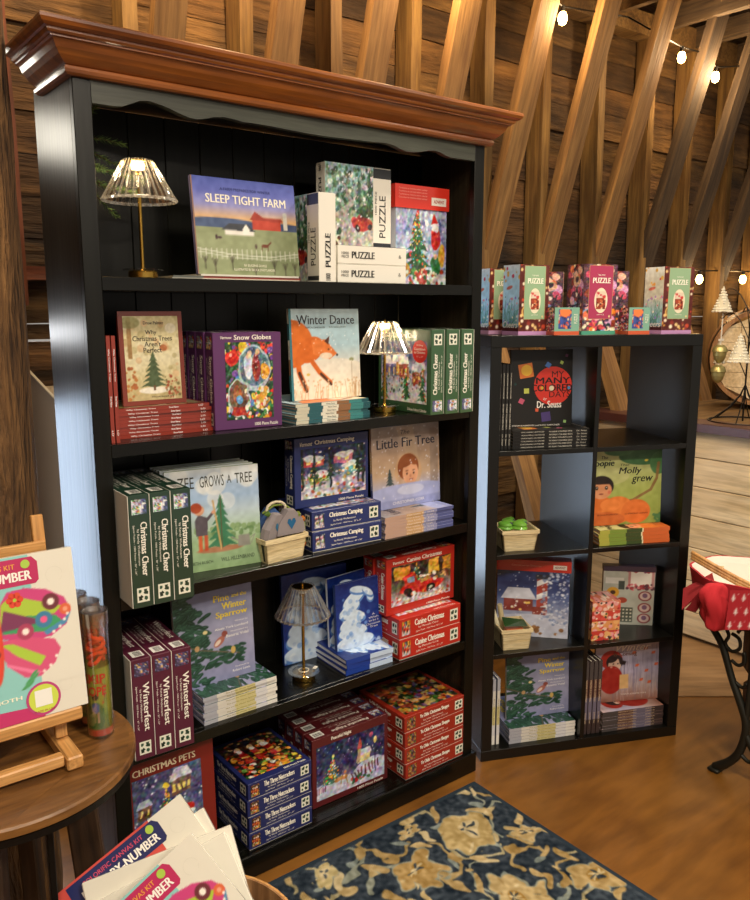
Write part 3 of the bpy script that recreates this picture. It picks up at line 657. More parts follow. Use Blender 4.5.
def cv_floral(seed, bg='b4dcf0'):
    c = Cv(.09, .21, 40).grad('7ab4cc', '9acae0', bg, bg, 'e4ecee'); c.r = np.random.RandomState(seed)
    for k in range(34): c.line([(c.r.rand(), 0), (c.r.rand(), c.r.uniform(.2, .5))], .014, ['2c6a5c', '3f8a6a', '5a8a8a'][k % 3])
    c.specks(36, (0, .05, 1, .55), ['d85a6a', 'a884c8', 'e88a9a', '8a7ad0', 'f0e8d8', '4c8a78'], .015, .05).specks(9, (0, .7, 1, 1), ['d8b04c', 'c83c54', 'e0a040'], .03, .08).ell(.4, .66, .18, .025, 'c86a5a', .2)
    return c.rect(0, 0, 1, .07, '4a1c24').noise(.06, 12)
def cv_mural(seed):
    c = Cv(.1, .21, 44, '5a3c48').warp(.05, 9).specks(60, (0, 0, 1, 1), ['e8b0a0', 'c84a6a', '3c2c44', 'e87a50', '8aa8c8', 'd89ac8', 'f0dcc8', '503048', '6aa098', '8a3428'], .06, .16); 
    c.specks(30, (0, 0, 1, .3), ['e88a30', '1c2c30', 'e8d8c0', 'c84050'], .04, .09); c.ell(.6, .75, .2, .08, 'e0b090').ell(.6, .77, .08, c='2c2030')
    for k in range(4): c.line([(c.r.rand(), c.r.rand()), (c.r.rand(), c.r.rand())], .05, '241c2c')
    return c.detail().noise(.05, 12)
def cv_wine(seed): return Cv(.12, .21, 40, '5a2420').specks(90, (0, 0, 1, 1), ['d8a050', '8a3028', 'e0c080', 'c84a30', '3a1814', 'e8dcc0'], .02, .06).ell(.3, .3, .2, .1, 'e0b860').ell(.3, .3, .16, .08, '5a2420').noise(.06, 10)
def oval_tin():
    c = Cv(.05, .08, 26, 'a0402c').specks(70, (0, 0, 1, 1), ['5a2018', 'c86a3c', 'e0c8a0', '8a3424'], .04, .1); c.rect(0, .62, 1, 1, 'd8c8b0').specks(9, (0, .65, 1, .95), ['c83c3c', '3f7a58', 'e0a0a0'], .07, .12); return c
def gift_puzzle(name, label, w, h, d, cover, basec, sidecv, wrapcv, small=False):
    r = thing(name, label, 'puzzle box'); mb = MB(); hb = .012
    mb.box(0, w, 0, d, hb, h, 'c08a78')
    F = Face(mb, (0, 0, hb), (1, 0, 0), (0, 0, 1), w, h-hb)
    F.art(wrapcv, l=.0004)
    if small:
        F.quad(.0, .0, 1, 1, cover, .0006).art(Cv(.05, .05, 24, '3c4c90').specks(60, (0, 0, 1, 1), ['e8884c', '3c58a8', 'e8d0a8', '24346a', 'd8502c'], .04, .1).ell(.5, .85, .4, .25, 'e88048'), .16, .1, .68, .92, .0009)
        F.text('PUZZLE', .68, .45, 1.02, .6, 'f0f0e0', .02, rot=R(90), l=.0012)
    else:
        F.quad(.16, .18, .88, .985, 'b89a68', .0005).quad(.17, .185, .87, .98, cover, .0007)
        F.text('THE WINE', .42, .83, .63, .85, 'f4f0e0', .005, l=.001); F.text('PUZZLE', .27, .72, .8, .8, 'f4f0e0', .03, l=.001)
        F.poly([(.53+.2*math.cos(a*.262), .46+.19*math.sin(a*.262)*(1 if a < 12 else 1)) for a in range(24)], 'e8dcc0', .0009)
        F.art(oval_tin(), .39, .33, .67, .6, .0011); F.text('500 PIECE', .42, .24, .64, .255, 'f4f0e0', .0, l=.001); F.disc(.8, .22, .004, 'd8c890', .001)
    L = Face(mb, (0, d, hb), (0, -1, 0), (0, 0, 1), d, h-hb); L.art(sidecv, l=.0004)
    if not small: L.text('Cheers', .03, .05, .95, .15, 'f4f0ec', .015, .3, l=.001)
    Rr = Face(mb, (w, 0, hb), (0, 1, 0), (0, 0, 1), d, h-hb); Rr.art(sidecv, l=.0004)
    T = Face(mb, (0, 0, h), (1, 0, 0), (0, 1, 0), w, d); T.quad(.01, .01, .99, .99, cover, .0004)
    mb.build('lid', M_print, r); b = MB(); b.box(-.001, w+.001, -.001, d+.001, 0, hb, basec); b.build('box_base', M_plain, r)
    return r
# ================================================================== things on the bookcase shelves
S1, S2, S3, S4, S5 = (SH[k] for k in (1, 2, 3, 4, 5))
def lamp(name, label, x, y, z, rz, lit, H=.276, rs=.083, tilt=0):
    r = thing(name, label, 'table lamp', (x, y, z), (0, 0, rz)); zs = H-.1
    m = MB(); m.lathe([(0, 0), (.033, 0), (.034, .003), (.034, .015), (.032, .018), (.008, .019), (.0045, .022), (.0045, zs+.06), (.009, zs+.062), (.009, zs+.068), (0, zs+.07)], n=36); m.build('base_and_stem', M_brass, r, True)
    m = MB(); m.lathe([(.0, .0195), (.046, .0195), (.047, .021), (.046, .0225), (.034, .0225)], n=36, c='303030'); m.build('glass_base_disc', G_tube, r, True)
    m = MB(); nf = 30; zt = zs+.093
    Po, Pi = [], []
    for k in range(nf*4):
        t = 2*math.pi*k/(nf*4); ph = k % 4; f_ = (1.05, 1.0, .93, 1.0)[ph]
        Po.append((math.cos(t)*f_, math.sin(t)*f_))
    n_ = nf*4
    for k in range(n_):
        a, b = Po[k], Po[(k+1) % n_]; m.mi = 0 if k % 4 in (0, 3) else 1
        rows_ = [(rs, zs), (rs*.99, zs+.004), (.034, zt-.002), (.031, zt)]
        for (r0, h0), (r1, h1) in zip(rows_[:-1], rows_[1:]): m.poly([(a[0]*r0, a[1]*r0, h0), (b[0]*r0, b[1]*r0, h0), (b[0]*r1, b[1]*r1, h1), (a[0]*r1, a[1]*r1, h1)], 'ffffff')
    m.build('shade', [M_shade, G_tube], r)
    m = MB(); m.lathe([(rs*.985, zs-.001), (rs*1.02, zs+.001), (rs*1.02, zs+.005), (rs*.985, zs+.006), (rs*.985, zs-.001)], n=nf*4, flute=.03, nfl=nf); m.build('shade_rim', M_shade, r)
    m = MB(); m.lathe([(0, zt-.006), (.03, zt-.006), (.03, zt-.003), (0, zt-.003)], n=24); m.lathe([(0, zt-.003), (.004, zt-.002), (.004, zt+.004), (0, zt+.006)], n=12); m.build('top_cap', M_brass, r, True)
    m = MB(); m.lathe([(0, zt-.022), (.014, zt-.021), (.016, zt-.012), (.014, zt-.007), (0, zt-.007)], n=16); m.build('light_core', M_led if lit else M_white, r, True)
    return r, zt
def plight(x, y, z, e, c=(1, .78, .5), rad=.02):
    l = bpy.data.lights.new('lamp_light', 'POINT'); l.energy = e; l.color = c; l.shadow_soft_size = rad
    o = bpy.data.objects.new('lamp_light', l); COL.objects.link(o); o.location = (x, y, z); return o
lamp('table_lamp', 'lit brass table lamp with ribbed crystal shade on the top shelf beside the fir sprig', .168, .085, S1, 0, True)
plight(.168, .085, S1+.225, .45)
lamp('table_lamp', 'lit brass table lamp with ribbed crystal shade in front of the green advent boxes', .905, .095, S2, .3, True)
plight(.905, .095, S2+.225, .45)
lC, _ = lamp('table_lamp', 'unlit brass table lamp with smoky ribbed shade in front of the large blue snowy book', .607, .1, S4, .5, False, .292, .078)
m = MB(); m.tube([(.03*math.cos(t/10*6.28)*.5, .03*math.sin(t/10*6.28)*.5-.0, .024) for t in range(11)], .0012, 6, 'f0ead8'); m.box(.02, .038, -.028, -.018, .0231, .0243, 'f4f0e4'); m.build('price_tag', M_matte, lC)
# top shelf --------------------------------------------------------
def fn_plain(col, line='f0f0f0'):
    def f(F, w, h): F.quad(.02, .02, .98, .98, col, .0004); F.quad(.1, .45, .9, .55, line, .0006)
    return f
for i, (x, y, c) in enumerate([(.302, .05, 'c8bfae'), (.306, .052, '8c3a30'), (.3, .05, 'd8d4c8')]):
    b = book('picture_book', 'thin book lying beneath the farm book, %s of three' % ORD[i].replace('second from bottom', 'middle').replace('third from bottom', 'topmost'), .19, .28, .0045, None, c, pages='efe9da', group='thin books under the farm book', cat='book')
    flat_book(b, x, y, S1+i*.0047, .0045, .28)
for i in range(2):
    b = book('picture_book', ['lower', 'upper'][i]+' of two thin grey books lying right of the top shelf lamp base', .18, .078, .004, None, ['8c8c84', '5c605c'][i], group='thin grey books by the lamp'); flat_book(b, .216+.003*i, .03, S1+i*.0042, .004, .078)
b = book('picture_book', 'farm picture book with red barn and white house at dusk standing on top shelf', .296, .236, .01, fn_farm, '6a6488', group=None); stand(b, .298, .062, S1+.0145, 1, 6)
CR = cv_road()
b = white_puzzle('puzzle_box', 'white puzzle box standing spine out left of the snowy road puzzle', .19, .228, .054, CR); b.rotation_euler = (0, 0, R(-90)); b.location = (.618, .2, S1)
for i in range(2):
    b = white_puzzle('puzzle_box', ['lower', 'upper'][i]+' of two white puzzle boxes lying flat under the snowy road puzzle', .24, .19, .0495, CR); flat_box(b, .695+.001*i, .035, S1+.0003+i*.05, .0495)
b = white_puzzle('puzzle_box', 'puzzle box with red car on snowy road standing on two white boxes', .228, .222, .045, CR); stand(b, .694, .09, S1+.1005, 0)
r = thing('gift_box', 'tall box with red lid band and santa beside a lit tree picture', 'gift box'); mb = MB(); mb.box(0, .2, 0, .05, 0, .235, 'd8dce8'); mb.face('front', .2, .05, .235).art(cv_santa(), l=.0004); mb.build('body', M_wrap, r)
mb = MB(); mb.box(-.006, .206, -.005, .055, .222, .288, 'd83424'); F = Face(mb, (-.006, -.005, .222), (1, 0, 0), (0, 0, 1), .212, .066)
for k in range(4): F.text('Countdown to christmas advent calendar', .06, .8-k*.13, .58, .87-k*.13, 'f0a898', .0)
F.quad(.66, .2, .94, .55, 'eee6dc').text('ADVENT', .7, .3, .9, .45, 'b02c20', .01); mb.build('lid', M_wrap, r); r.location = (.945, .095, S1)
# fir sprig
mb = MB(); rf = random.Random(3)
def sprig(p, d, L):
    p = Vector(p); d = Vector(d).normalized(); n = int(L/.0011)
    mb.tube([p, p+d*L*.5, p+d*L], [.002, .0016, .0008], 5, '4a3c22')
    for k in range(n):
        q = p+d*L*k/n; a = rf.uniform(0, 6.28); s = d.orthogonal().normalized(); t = d.cross(s)
        o = (s*math.cos(a)+t*math.sin(a)+d*.9).normalized()*rf.uniform(.011, .017); w = o.cross(d).normalized()*.0015
        mb.poly([tuple(q-w), tuple(q+w), tuple(q+o+w*.3), tuple(q+o-w*.3)], ['55702f', '668244', '3f5c2c', '7a9450'][k % 4])
for p, d, L in (((.06, .2, 1.99), (.2, -.3, -1), .17), ((.06, .2, 1.95), (1, -.25, -.12), .12), ((.06, .2, 1.93), (.9, -.5, -.5), .13), ((.055, .2, 1.89), (1, -.4, -.25), .14), ((.055, .2, 1.86), (.9, -.6, -.35), .14), ((.06, .19, 1.9), (.3, -1, -.4), .11), ((.06, .2, 1.86), (.7, -.3, -.8), .13), ((.06, .2, 1.96), (.5, -.2, .5), .09), ((.09, .15, 1.87), (1, -.2, -.2), .11), ((.09, .13, 1.83), (1, .1, -.1), .1)): sprig(p, d, L)
mb.tube([(.05, .252, 2.0), (.06, .2, 1.93), (.055, .2, 1.84)], .003, 6, '4a3c22')
tag(mb.build('fir_sprig', M_felt), 'artificial green fir sprig hanging in the top left corner of the bookcase', 'greenery')
# second shelf ------------------------------------------------------
RED = '8a2c1c'
sp = [('Why Christmas Trees', .12, .42), ('Drew Palmer', .56, .66), ('LO', .88, .93)]
bk = book('picture_book', 'x', .2, .245, .0088, fn_perfect, RED, spinetext=sp, group='red books on the second shelf', mat=M_wrap, pages='c8a888')
for i in range(8):
    o = bk if i == 0 else copy_tree(bk)
    o['label'] = 'red spined book lying flat under the standing christmas tree book, %s of eight' % ordname(i, 8)
    flat_book(o, .078+[.004, 0, .003, -.002, .001, .004, 0, -.004][i], .068+.001*(i % 3), S2+.0004+i*.009, .0088, .245, .6*(i % 3-1))
for i in range(2):
    o = copy_tree(bk); o['label'] = ['leftmost', 'second'][i]+' of two red books standing spine out beside the left upright of the second shelf'; o['group'] = 'two red upright books'
    side_out(o, .0475+i*.0118, .02, S2+.0004, .0088, .2, 0)
b = book('picture_book', 'red framed book with green christmas tree standing on the red stack', .162, .226, .01, fn_perfect, '7a2c1c', mat=M_wrap); stand(b, .11, .1, S2+.0735, 0, 3)
CG = cv_globes()
pz = puzzle('puzzle_box', 'x', .189, .246, .05, CG, '5c3262', 'Snow Globes', (.17, .1, .87, .9), (.3, .925, .85, .975), group='purple snow globe puzzle boxes')
for i in range(4):
    o = pz if i == 0 else copy_tree(pz)
    o['label'] = 'purple snow globe puzzle box, %s' % ['frontmost, its picture facing out', 'second in the row behind the front one', 'third in the row, only its spine seen', 'rearmost of the row against the back board'][i]
    stand(o, .324+i*.001, .055+i*.0502 - .002, S2+.0004, -4 if i == 0 else -2.5)
pz.location.y = .05
TS = [(0, .16, 'c8c4b0'), (.16, .34, '2c5c64'), (.34, .55, 'e0dccb'), (.55, .72, '8c6444'), (.72, .9, '3c8080'), (.9, 1, '205058')]
bk = book('picture_book', 'x', .235, .25, .0088, fn_fox, '3c7c88', spseg=TS, spinetext=[('Winter Dance', .4, .52)], stcol='404840', group='fox books in a flat stack')
for i in range(6):
    o = bk if i == 0 else copy_tree(bk)
    o['label'] = 'teal spined book lying flat under the fox book, %s of six' % ordname(i, 6); flat_book(o, .545+[0, .003, -.003, .002, .004, 0][i], .02+.0012*(i % 2), S2+.0004+i*.009, .0088, .25, 1+.5*(i % 3))
b = copy_tree(bk); b['label'] = 'picture book with orange fox in snow standing on the teal stack'; del b['group']; stand(b, .578, .09, S2+.0555, 0, 3)
CV_ = cv_village(1)
def adv(F): F.disc(.8, .74, .033, 'd02c24', .0009, 28); F.text('24 Day', .74, .8, .86, .825, 'f6e8e0', .01, l=.0012); F.text('Countdown', .7, .755, .9, .785, 'f6e8e0', .01, l=.0012); F.text('to Christmas', .7, .715, .9, .745, 'f6e8e0', .01, l=.0012); F.text('12" x 14"', .74, .67, .86, .69, 'f6e8e0', .0, l=.0012)
pa = puzzle('advent_calendar_box', 'x', .245, .246, .0525, CV_, '35593a', 'Christmas Cheer', (.06, .12, .93, .86), (.3, .895, .75, .955), extra=adv, foot='Deluxe Advent Calendar', group='green advent calendar boxes', mat=M_wrap)
pa['category'] = 'advent calendar'
for i in range(3):
    o = pa if i == 0 else copy_tree(pa)
    o['label'] = 'green advent calendar box standing spine out, %s' % ['leftmost with its village picture showing', 'middle one of three', 'rightmost beside the right upright'][i]
    o.rotation_euler = (0, 0, R(-90)); o.location = (.956+i*.0535, .19-.006*i, S2+.0004)
# third shelf -------------------------------------------------------
CC = cv_village(9)
pc = puzzle('puzzle_box', 'x', .298, .264, .049, CC, '1e3a2c', 'Christmas Cheer', (.06, .1, .94, .88), (.3, .9, .8, .96), group='green Christmas puzzle boxes standing on the third shelf', mat=M_wrap)
rz = -2
for i in range(3):
    o = pc if i == 0 else copy_tree(pc)
    o['label'] = 'dark green puzzle box standing spine out on the third shelf, %s of three' % ['leftmost', 'middle', 'rightmost'][i]
    side_out(o, .0405+i*.0495*math.cos(R(rz)), -.079+i*.0495*math.sin(R(rz)), S3+.0004, .0485, .298, rz)
bz = book('picture_book', 'picture book with child and fir sapling standing in front of its copies', .25, .268, .009, fn_zee, 'b8c4b0', back='8aa878', group=None)
stand(bz, .2, .085, S3+.0004, -8, 3)
for i in range(4):
    o = copy_tree(bz); o['group'] = 'tree books behind the front one'; o['label'] = 'copy of the sapling picture book standing behind the front one, %s row back' % ['first', 'second', 'third', 'fourth'][i]
    stand(o, .2-.0*(i+1) , .083+.019*(i+1)+.01, S3+.0004, -8+i*1.2, 3)
CCa = cv_camping()
pq = puzzle('puzzle_box', 'x', .236, .2, .058, CCa, '28346a', 'Christmas Camping', (.08, .12, .96, .84), (.26, .87, .8, .95), group=None)
for i in range(2):
    o = pq if i == 0 else copy_tree(pq)
    o['label'] = ['lower', 'upper'][i]+' of two blue camping puzzle boxes lying flat on the third shelf'; flat_box(o, .6, .032+.003*i, S3+.0004+i*.0585, .058, -3)
o = copy_tree(pq); o['label'] = 'blue puzzle box with snowy camper vans standing on two flat boxes'; stand(o, .578, .085, S3+.118, 0, 0); o.scale = (1.09, .95, 1.0)
FS = [(0, .3, 'b89888'), (.3, .55, 'c8a070'), (.55, .75, '8c90b8'), (.75, 1, '50588c')]
bk = book('picture_book', 'x', .24, .268, .0092, fn_fir, '8c84a0', spseg=FS, spinetext=[('The Little Fir Tree', .3, .7)], stcol='e8e0d8', group='fir tree books in a flat stack')
for i in range(7):
    o = bk if i == 0 else copy_tree(bk); o['label'] = 'lilac spined book lying flat under the boy picture book, %s of seven' % ordname(i, 7)
    flat_book(o, .842+[0, .002, -.002, .001, .003, -.001, 0][i], .012, S3+.0004+i*.0094, .0092, .268, -1.5+.4*(i % 3))
o = copy_tree(bk); o['label'] = 'picture book with boy at a frosty window standing on its stack'; del o['group']; stand(o, .855, .085, S3+.0675, 0, 3); o.scale = (1.13, 1, .97)
# fourth shelf ------------------------------------------------------
CW = Cv(.2, .2, 60).grad('3c3448', '50486a', '302840').specks(120, (0, 0, 1, 1), ['6a5a8a', 'e8c070', 'a83c44', '8a94c0', '2c2438'], .02, .05).noise(.08, 20)
pw = puzzle('puzzle_box', 'x', .27, .257, .0495, CW, '551d33', 'Winterfest', (.06, .1, .94, .88), (.3, .9, .8, .96), group='maroon puzzle boxes on the fourth shelf', mat=M_print)
for i in range(3):
    o = pw if i == 0 else copy_tree(pw)
    o['label'] = 'maroon puzzle box standing spine out on the fourth shelf, %s of three' % ['leftmost', 'middle', 'rightmost'][i]
    side_out(o, .0425+i*.0502, -.034-i*.002, S4+.0004, .0495, .27, -2)
SS = [(0, .18, 'a8aab4'), (.18, .42, 'd4d0c6'), (.42, .7, 'cdc48c'), (.7, .86, 'd4d4d6'), (.86, 1, 'e4e2da')]
bs = book('picture_book', 'x', .235, .236, .0106, fn_sparrow, '9496b0', spseg=SS, spinetext=[('Pine and the Winter Sparrow', .3, .7)], stcol='8a7c30', group='sparrow books stacked on the bookcase', pages='eeeae0')
for i in range(7):
    o = bs if i == 0 else copy_tree(bs); o['label'] = 'pale spined sparrow book lying flat on the bookcase, %s of seven' % ordname(i, 7)
    flat_book(o, .232+[0, .002, -.002, .002, 0, .003, -.001][i], .02+.0015*(i % 2), S4+.0004+i*.011, .0106, .236, .5*(i % 3)); o.scale = (1, 1, .93)
o = copy_tree(bs); o['label'] = 'sparrow on pine branch picture book standing on its stack in the bookcase'; del o['group']; stand(o, .208, .088, S4+.078, -2, 3); o.scale = (.97, 1, 1.11)
bb = book('picture_book', 'large blue book with snow laden tree shape standing behind the unlit lamp', .235, .28, .012, fn_wish, '16307c'); stand(bb, .603, .2, S4+.0004, -2, 3)
bl = book('picture_book', 'x', .2, .172, .0158, fn_wish, '16307c', pages='f0f0ee', spseg=[(.0, .5, '1c3c94'), (.5, 1, 'c0d4ee')], group='blue books in a flat stack')
for i in range(3):
    o = bl if i == 0 else copy_tree(bl); o['label'] = 'blue and white spined book lying flat beside the unlit lamp, %s of three' % ['lowest', 'middle', 'topmost'][i]; flat_book(o, .71+[0, .004, .001][i], .03, S4+.0004+i*.0162, .0158, .172, [-2, 0, -3][i])
o = book('picture_book', 'small blue book with bent snowy tree standing on the flat blue books', .172, .208, .012, fn_wish, '1c3884', pages='f0f0ee'); stand(o, .722, .09, S4+.0495, 0, 3)
o = book('picture_book', 'white paged book leaning behind the small blue book', .16, .215, .008, fn_wish, 'd0d8e8', pages='f4f4f0'); stand(o, .725, .135, S4+.0495, 6, 3)
CN = cv_canine()
pn = puzzle('puzzle_box', 'x', .252, .2, .066, CN, 'b82c20', 'Canine Christmas', (.07, .14, .94, .86), (.28, .885, .8, .96), sub='by Marcello Corti', group=None)
for i in range(2):
    o = pn if i == 0 else copy_tree(pn); o['label'] = ['lower', 'upper'][i]+' of two red dog truck puzzle boxes lying flat on the fourth shelf'; flat_box(o, .902-.002*i, .014, S4+.0004+i*.0665, .066, -1.5)
o = copy_tree(pn); o['label'] = 'red puzzle box with red truck full of puppies standing on two boxes'; stand(o, .884, .058, S4+.134, 0); o.scale = (1.13, .8, .9)
o = copy_tree(pn); o['label'] = 'red puzzle box standing behind the dog truck puzzle'; stand(o, .878, .115, S4+.134, 0); o.scale = (1.1, .8, .87)
# bottom shelf ------------------------------------------------------
pp = puzzle('puzzle_box', 'tall red puzzle box with pets round a christmas tree on the bottom shelf', .235, .355, .05, cv_pets(), '7c2018', 'CHRISTMAS PETS', (.04, .08, .84, .86), None, foot=None, extra=lambda F: F.text('CHRISTMAS PETS', .05, .885, .78, .935, 'e8d8b8', .03)); stand(pp, .048, .035, S5+.0004, 0, 2)
pu = puzzle('puzzle_box', 'x', .208, .235, .0495, cv_nut(), '20285e', 'The Three Nutcrackers', (.06, .1, .94, .93), None, foot='1000 Piece Puzzle', group='blue nutcracker puzzle boxes')
for i in range(4):
    o = pu if i == 0 else copy_tree(pu); o['label'] = 'blue nutcracker puzzle box lying flat, %s of four' % ['lowest', 'second from bottom', 'second from top', 'topmost'][i]; flat_box(o, .361+[0, .002, -.002, .001][i], .006, S5+.0004+i*.05, .0495, .6*(i % 2))
pe = puzzle('puzzle_box', 'x', .282, .222, .049, cv_peace(), '5a1c20', 'Peaceful Night', (.05, .09, .95, .87), (.24, .9, .5, .965), foot='1000 Piece Puzzle', group='dark red snowy night puzzle boxes')
for i in range(4):
    o = pe if i == 0 else copy_tree(pe); o['label'] = 'dark red snowy church puzzle box standing, %s' % ['frontmost with its picture facing out', 'second behind the front one', 'third behind the front one', 'rearmost of the row'][i]; stand(o, .603, .055+i*.0502, S5+.0004, -1)
ps = puzzle('puzzle_box', 'x', .262, .24, .0535, cv_shoppe(), '9a2c1c', 'Ye Olde Christmas Shoppe', (.06, .06, .94, .94), None, foot=None, sub='by Lisa Mandelson', group='red orange shop puzzle boxes')
for i in range(4):
    o = ps if i == 0 else copy_tree(ps); o['label'] = 'red puzzle box lying flat at bottom shelf right end, %s of four' % ['lowest', 'second from bottom', 'second from top', 'topmost'][i]; flat_box(o, .917+[.003, -.002, 0, -.003][i], .002, S5+.0004+i*.054, .0535, 0)
# berry baskets
def berry(name, label, w, d, h, flare=.14):
    r = thing(name, label, 'basket'); mb = MB(); a = w*flare/2; b = d*flare/2; t = .003
    def wall(p0, p1, q0, q1, n):
        n = Vector(n)*t; P = [Vector(p) for p in (p0, p1, q1, q0)]; Q = [p+n for p in P]
        A = [tuple(p) for p in P]; B = [tuple(p) for p in Q]
        mb.poly(A, 'e6d3a4'); mb.poly(B[::-1], 'd8c494')
        for i in range(4): mb.poly([A[i], B[i], B[(i+1) % 4], A[(i+1) % 4]], 'd8c494')
    lo = [(a, b, 0), (w-a, b, 0), (w-a, d-b, 0), (a, d-b, 0)]; up = [(0, 0, h), (w, 0, h), (w, d, h), (0, d, h)]
    for i, n in enumerate(((0, 1, 0), (-1, 0, 0), (0, -1, 0), (1, 0, 0))): wall(lo[i], lo[(i+1) % 4], up[i], up[(i+1) % 4], n)
    mb.box(a, w-a, b, d-b, 0, .003, 'c8b480'); mb.build('veneer_sides', W_chip, r)
    mb = MB(); e = .003; hh = .011
    for x0, x1, y0, y1 in ((-e, w+e, -e, 0), (-e, w+e, d, d+e), (-e, 0, 0, d), (w, w+e, 0, d)): mb.box(x0, x1, y0, y1, h-hh, h+.002, 'dcc48c')
    mb.build('rim', W_chip, r)
    mb = MB()
    mb.poly([(-.0004, d*.1, h*.8), (-.0004, d*.1+.012, h*.8), (a*.9-.002, b+.014, h*.08), (a*.9-.002, b+.006, h*.08)][::-1], '2c1c10'); 
    mb.build('corner_slot', M_matte, r)
    return r
bs1 = berry('berry_basket', 'pale wooden berry basket of grey felt birds on the third shelf', .135, .11, .066); bs1.location = (.44, .012, S3+.0004); bs1.rotation_euler[2] = R(4)
def heart(s): return [(0, -s), (s*.95, s*.25), (s*.75, s*.85), (s*.3, s*.9), (0, s*.45), (-s*.3, s*.9), (-s*.75, s*.85), (-s*.95, s*.25)]
def felt_bird(x, y, z, rz, s, col, heartc, label, tilt=0):
    r = thing('felt_ornament', label, 'ornament', (x, y, z), (R(tilt), 0, R(rz)), 'felt ornaments in the berry basket'); mb = MB()
    # puffy triangular body
    P = [(-.045*s, 0), (.045*s, 0), (.04*s, .035*s), (.012*s, .066*s), (-.01*s, .068*s), (-.04*s, .03*s)]
    k = len(P); th = .014*s
    mb.poly([(px, -th, pz) for px, pz in P], col); mb.poly([(px, th, pz) for px, pz in P][::-1], col)
    Q = [(px*1.07, 0, (pz-.03*s)*1.07+.03*s) for px, pz in P]
    for i in range(k):
        j = (i+1) % k
        mb.poly([(P[i][0], -th, P[i][1]), Q[i], Q[j], (P[j][0], -th, P[j][1])][::-1], col); mb.poly([(P[i][0], th, P[i][1]), Q[i], Q[j], (P[j][0], th, P[j][1])], col)
    mb.build('felt_body', M_felt, r)
    mb = MB(); mb.add([(hx_*.9, -th-.001, .03*s+hz) for hx_, hz in heart(.016*s)], range(8), [8], lin(hx(heartc))); mb.build('heart_patch', M_felt, r)
    return r
felt_bird(.535, .05, S3+.066, 0, 1.0, '8a8284', '1c5c88', 'grey felt ornament with blue heart at the front of the berry basket')
felt_bird(.487, .055, S3+.064, 25, .95, '8c8486', '2a6a90', 'grey felt ornament with blue patch leaning at the left of the berry basket', 8)
felt_bird(.5, .092, S3+.07, -10, .95, '3c5c94', '8c8486', 'blue felt ornament behind the grey ones in the berry basket')
mb = MB()
mb.tube([(.51+.03*math.cos(t/12*6.28), .075, S3+.133+.02*math.sin(t/12*6.28)) for t in range(13)], .004, 6, 'd8ccb0'); tag(mb.build('cord_loop', M_felt), 'cream cord loop rising above the felt ornaments in the basket', 'cord')
gl = thing('felt_leaf_garland', 'garland of green and orange felt leaves at the right of the basket', 'garland'); mb = MB()
mb.tube([(.47, .08, S3+.125), (.5, .07, S3+.145), (.54, .08, S3+.14), (.565, .06, S3+.115), (.578, .04, S3+.09), (.58, .04, S3+.03)], .003, 6, '7a8a3c'); mb.build('stem', M_felt, gl)
for x, z, c in ((.575, .1, 'c87830'), (.58, .055, 'd08a30'), (.577, .03, 'b86028'), (.56, .115, '8a9a40'), (.465, .13, '5a7a30')):
    mb = MB(); mb.tube([(x-.009, .045, S3+z), (x, .04, S3+z+.003), (x+.009, .045, S3+z)], [.002, .009, .002], 6, c); mb.build('leaf', M_felt, gl)
# ================================================================== the bookcase itself
Wd, Dp = 1.209, .274
bc = thing('bookcase', 'tall black bookcase with scalloped top rail and orange brown crown', 'bookcase')
def part(name, mb, mat, parent=bc, smooth=False): return mb.build(name, mat, parent, smooth)
for x0, x1 in ((0, .02), (Wd-.02, Wd)):
    mb = MB(); mb.box(x0, x1, .02, Dp, 0, 2.033, '202018'); part('side_panel', mb, W_side)
for x0 in (0, Wd-.0395):
    mb = MB(); mb.bbox(x0, x0+.0395, 0, .0199, 0, 2.033, .0015); part('front_stile', mb, W_black)
for k in (1, 2, 3, 4):
    mb = MB(); mb.bbox(.0205, Wd-.0205, .0201, Dp-.016, SH[k]-.03, SH[k], .001); mb.bbox(.0397, Wd-.0397, .002, .02, SH[k]-.03, SH[k], .001); part('shelf', mb, W_blackx)
mb = MB(); mb.bbox(.0205, Wd-.0205, .0201, Dp-.016, S5-.02, S5, .001); mb.bbox(-.012, Wd+.012, -.013, -.0001, 0, S5, .003); mb.box(.0397, Wd-.0397, 0, .02, .03, S5-.0005)
for x0, x1 in ((-.012, -.0005), (Wd+.0005, Wd+.012)): mb.bbox(x0, x1, 0, Dp, 0, S5, .002)
part('plinth', mb, W_blackx)
mb = MB()
nb = 12
for k in range(nb):
    a = .0205+(Wd-.041)*k/nb; b = .0205+(Wd-.041)*(k+1)/nb
    mb.bbox(a+.0003, b-.0003, Dp-.0155, Dp-.003, .03, 2.03, .0018)
mb.box(.0205, Wd-.0205, Dp-.0029, Dp-.0005, .03, 2.03); part('back_panel', mb, W_black)
mb = MB(); mb.box(.0005, Wd-.0005, .001, Dp, 2.0335, 2.05); part('top_board', mb, W_black)
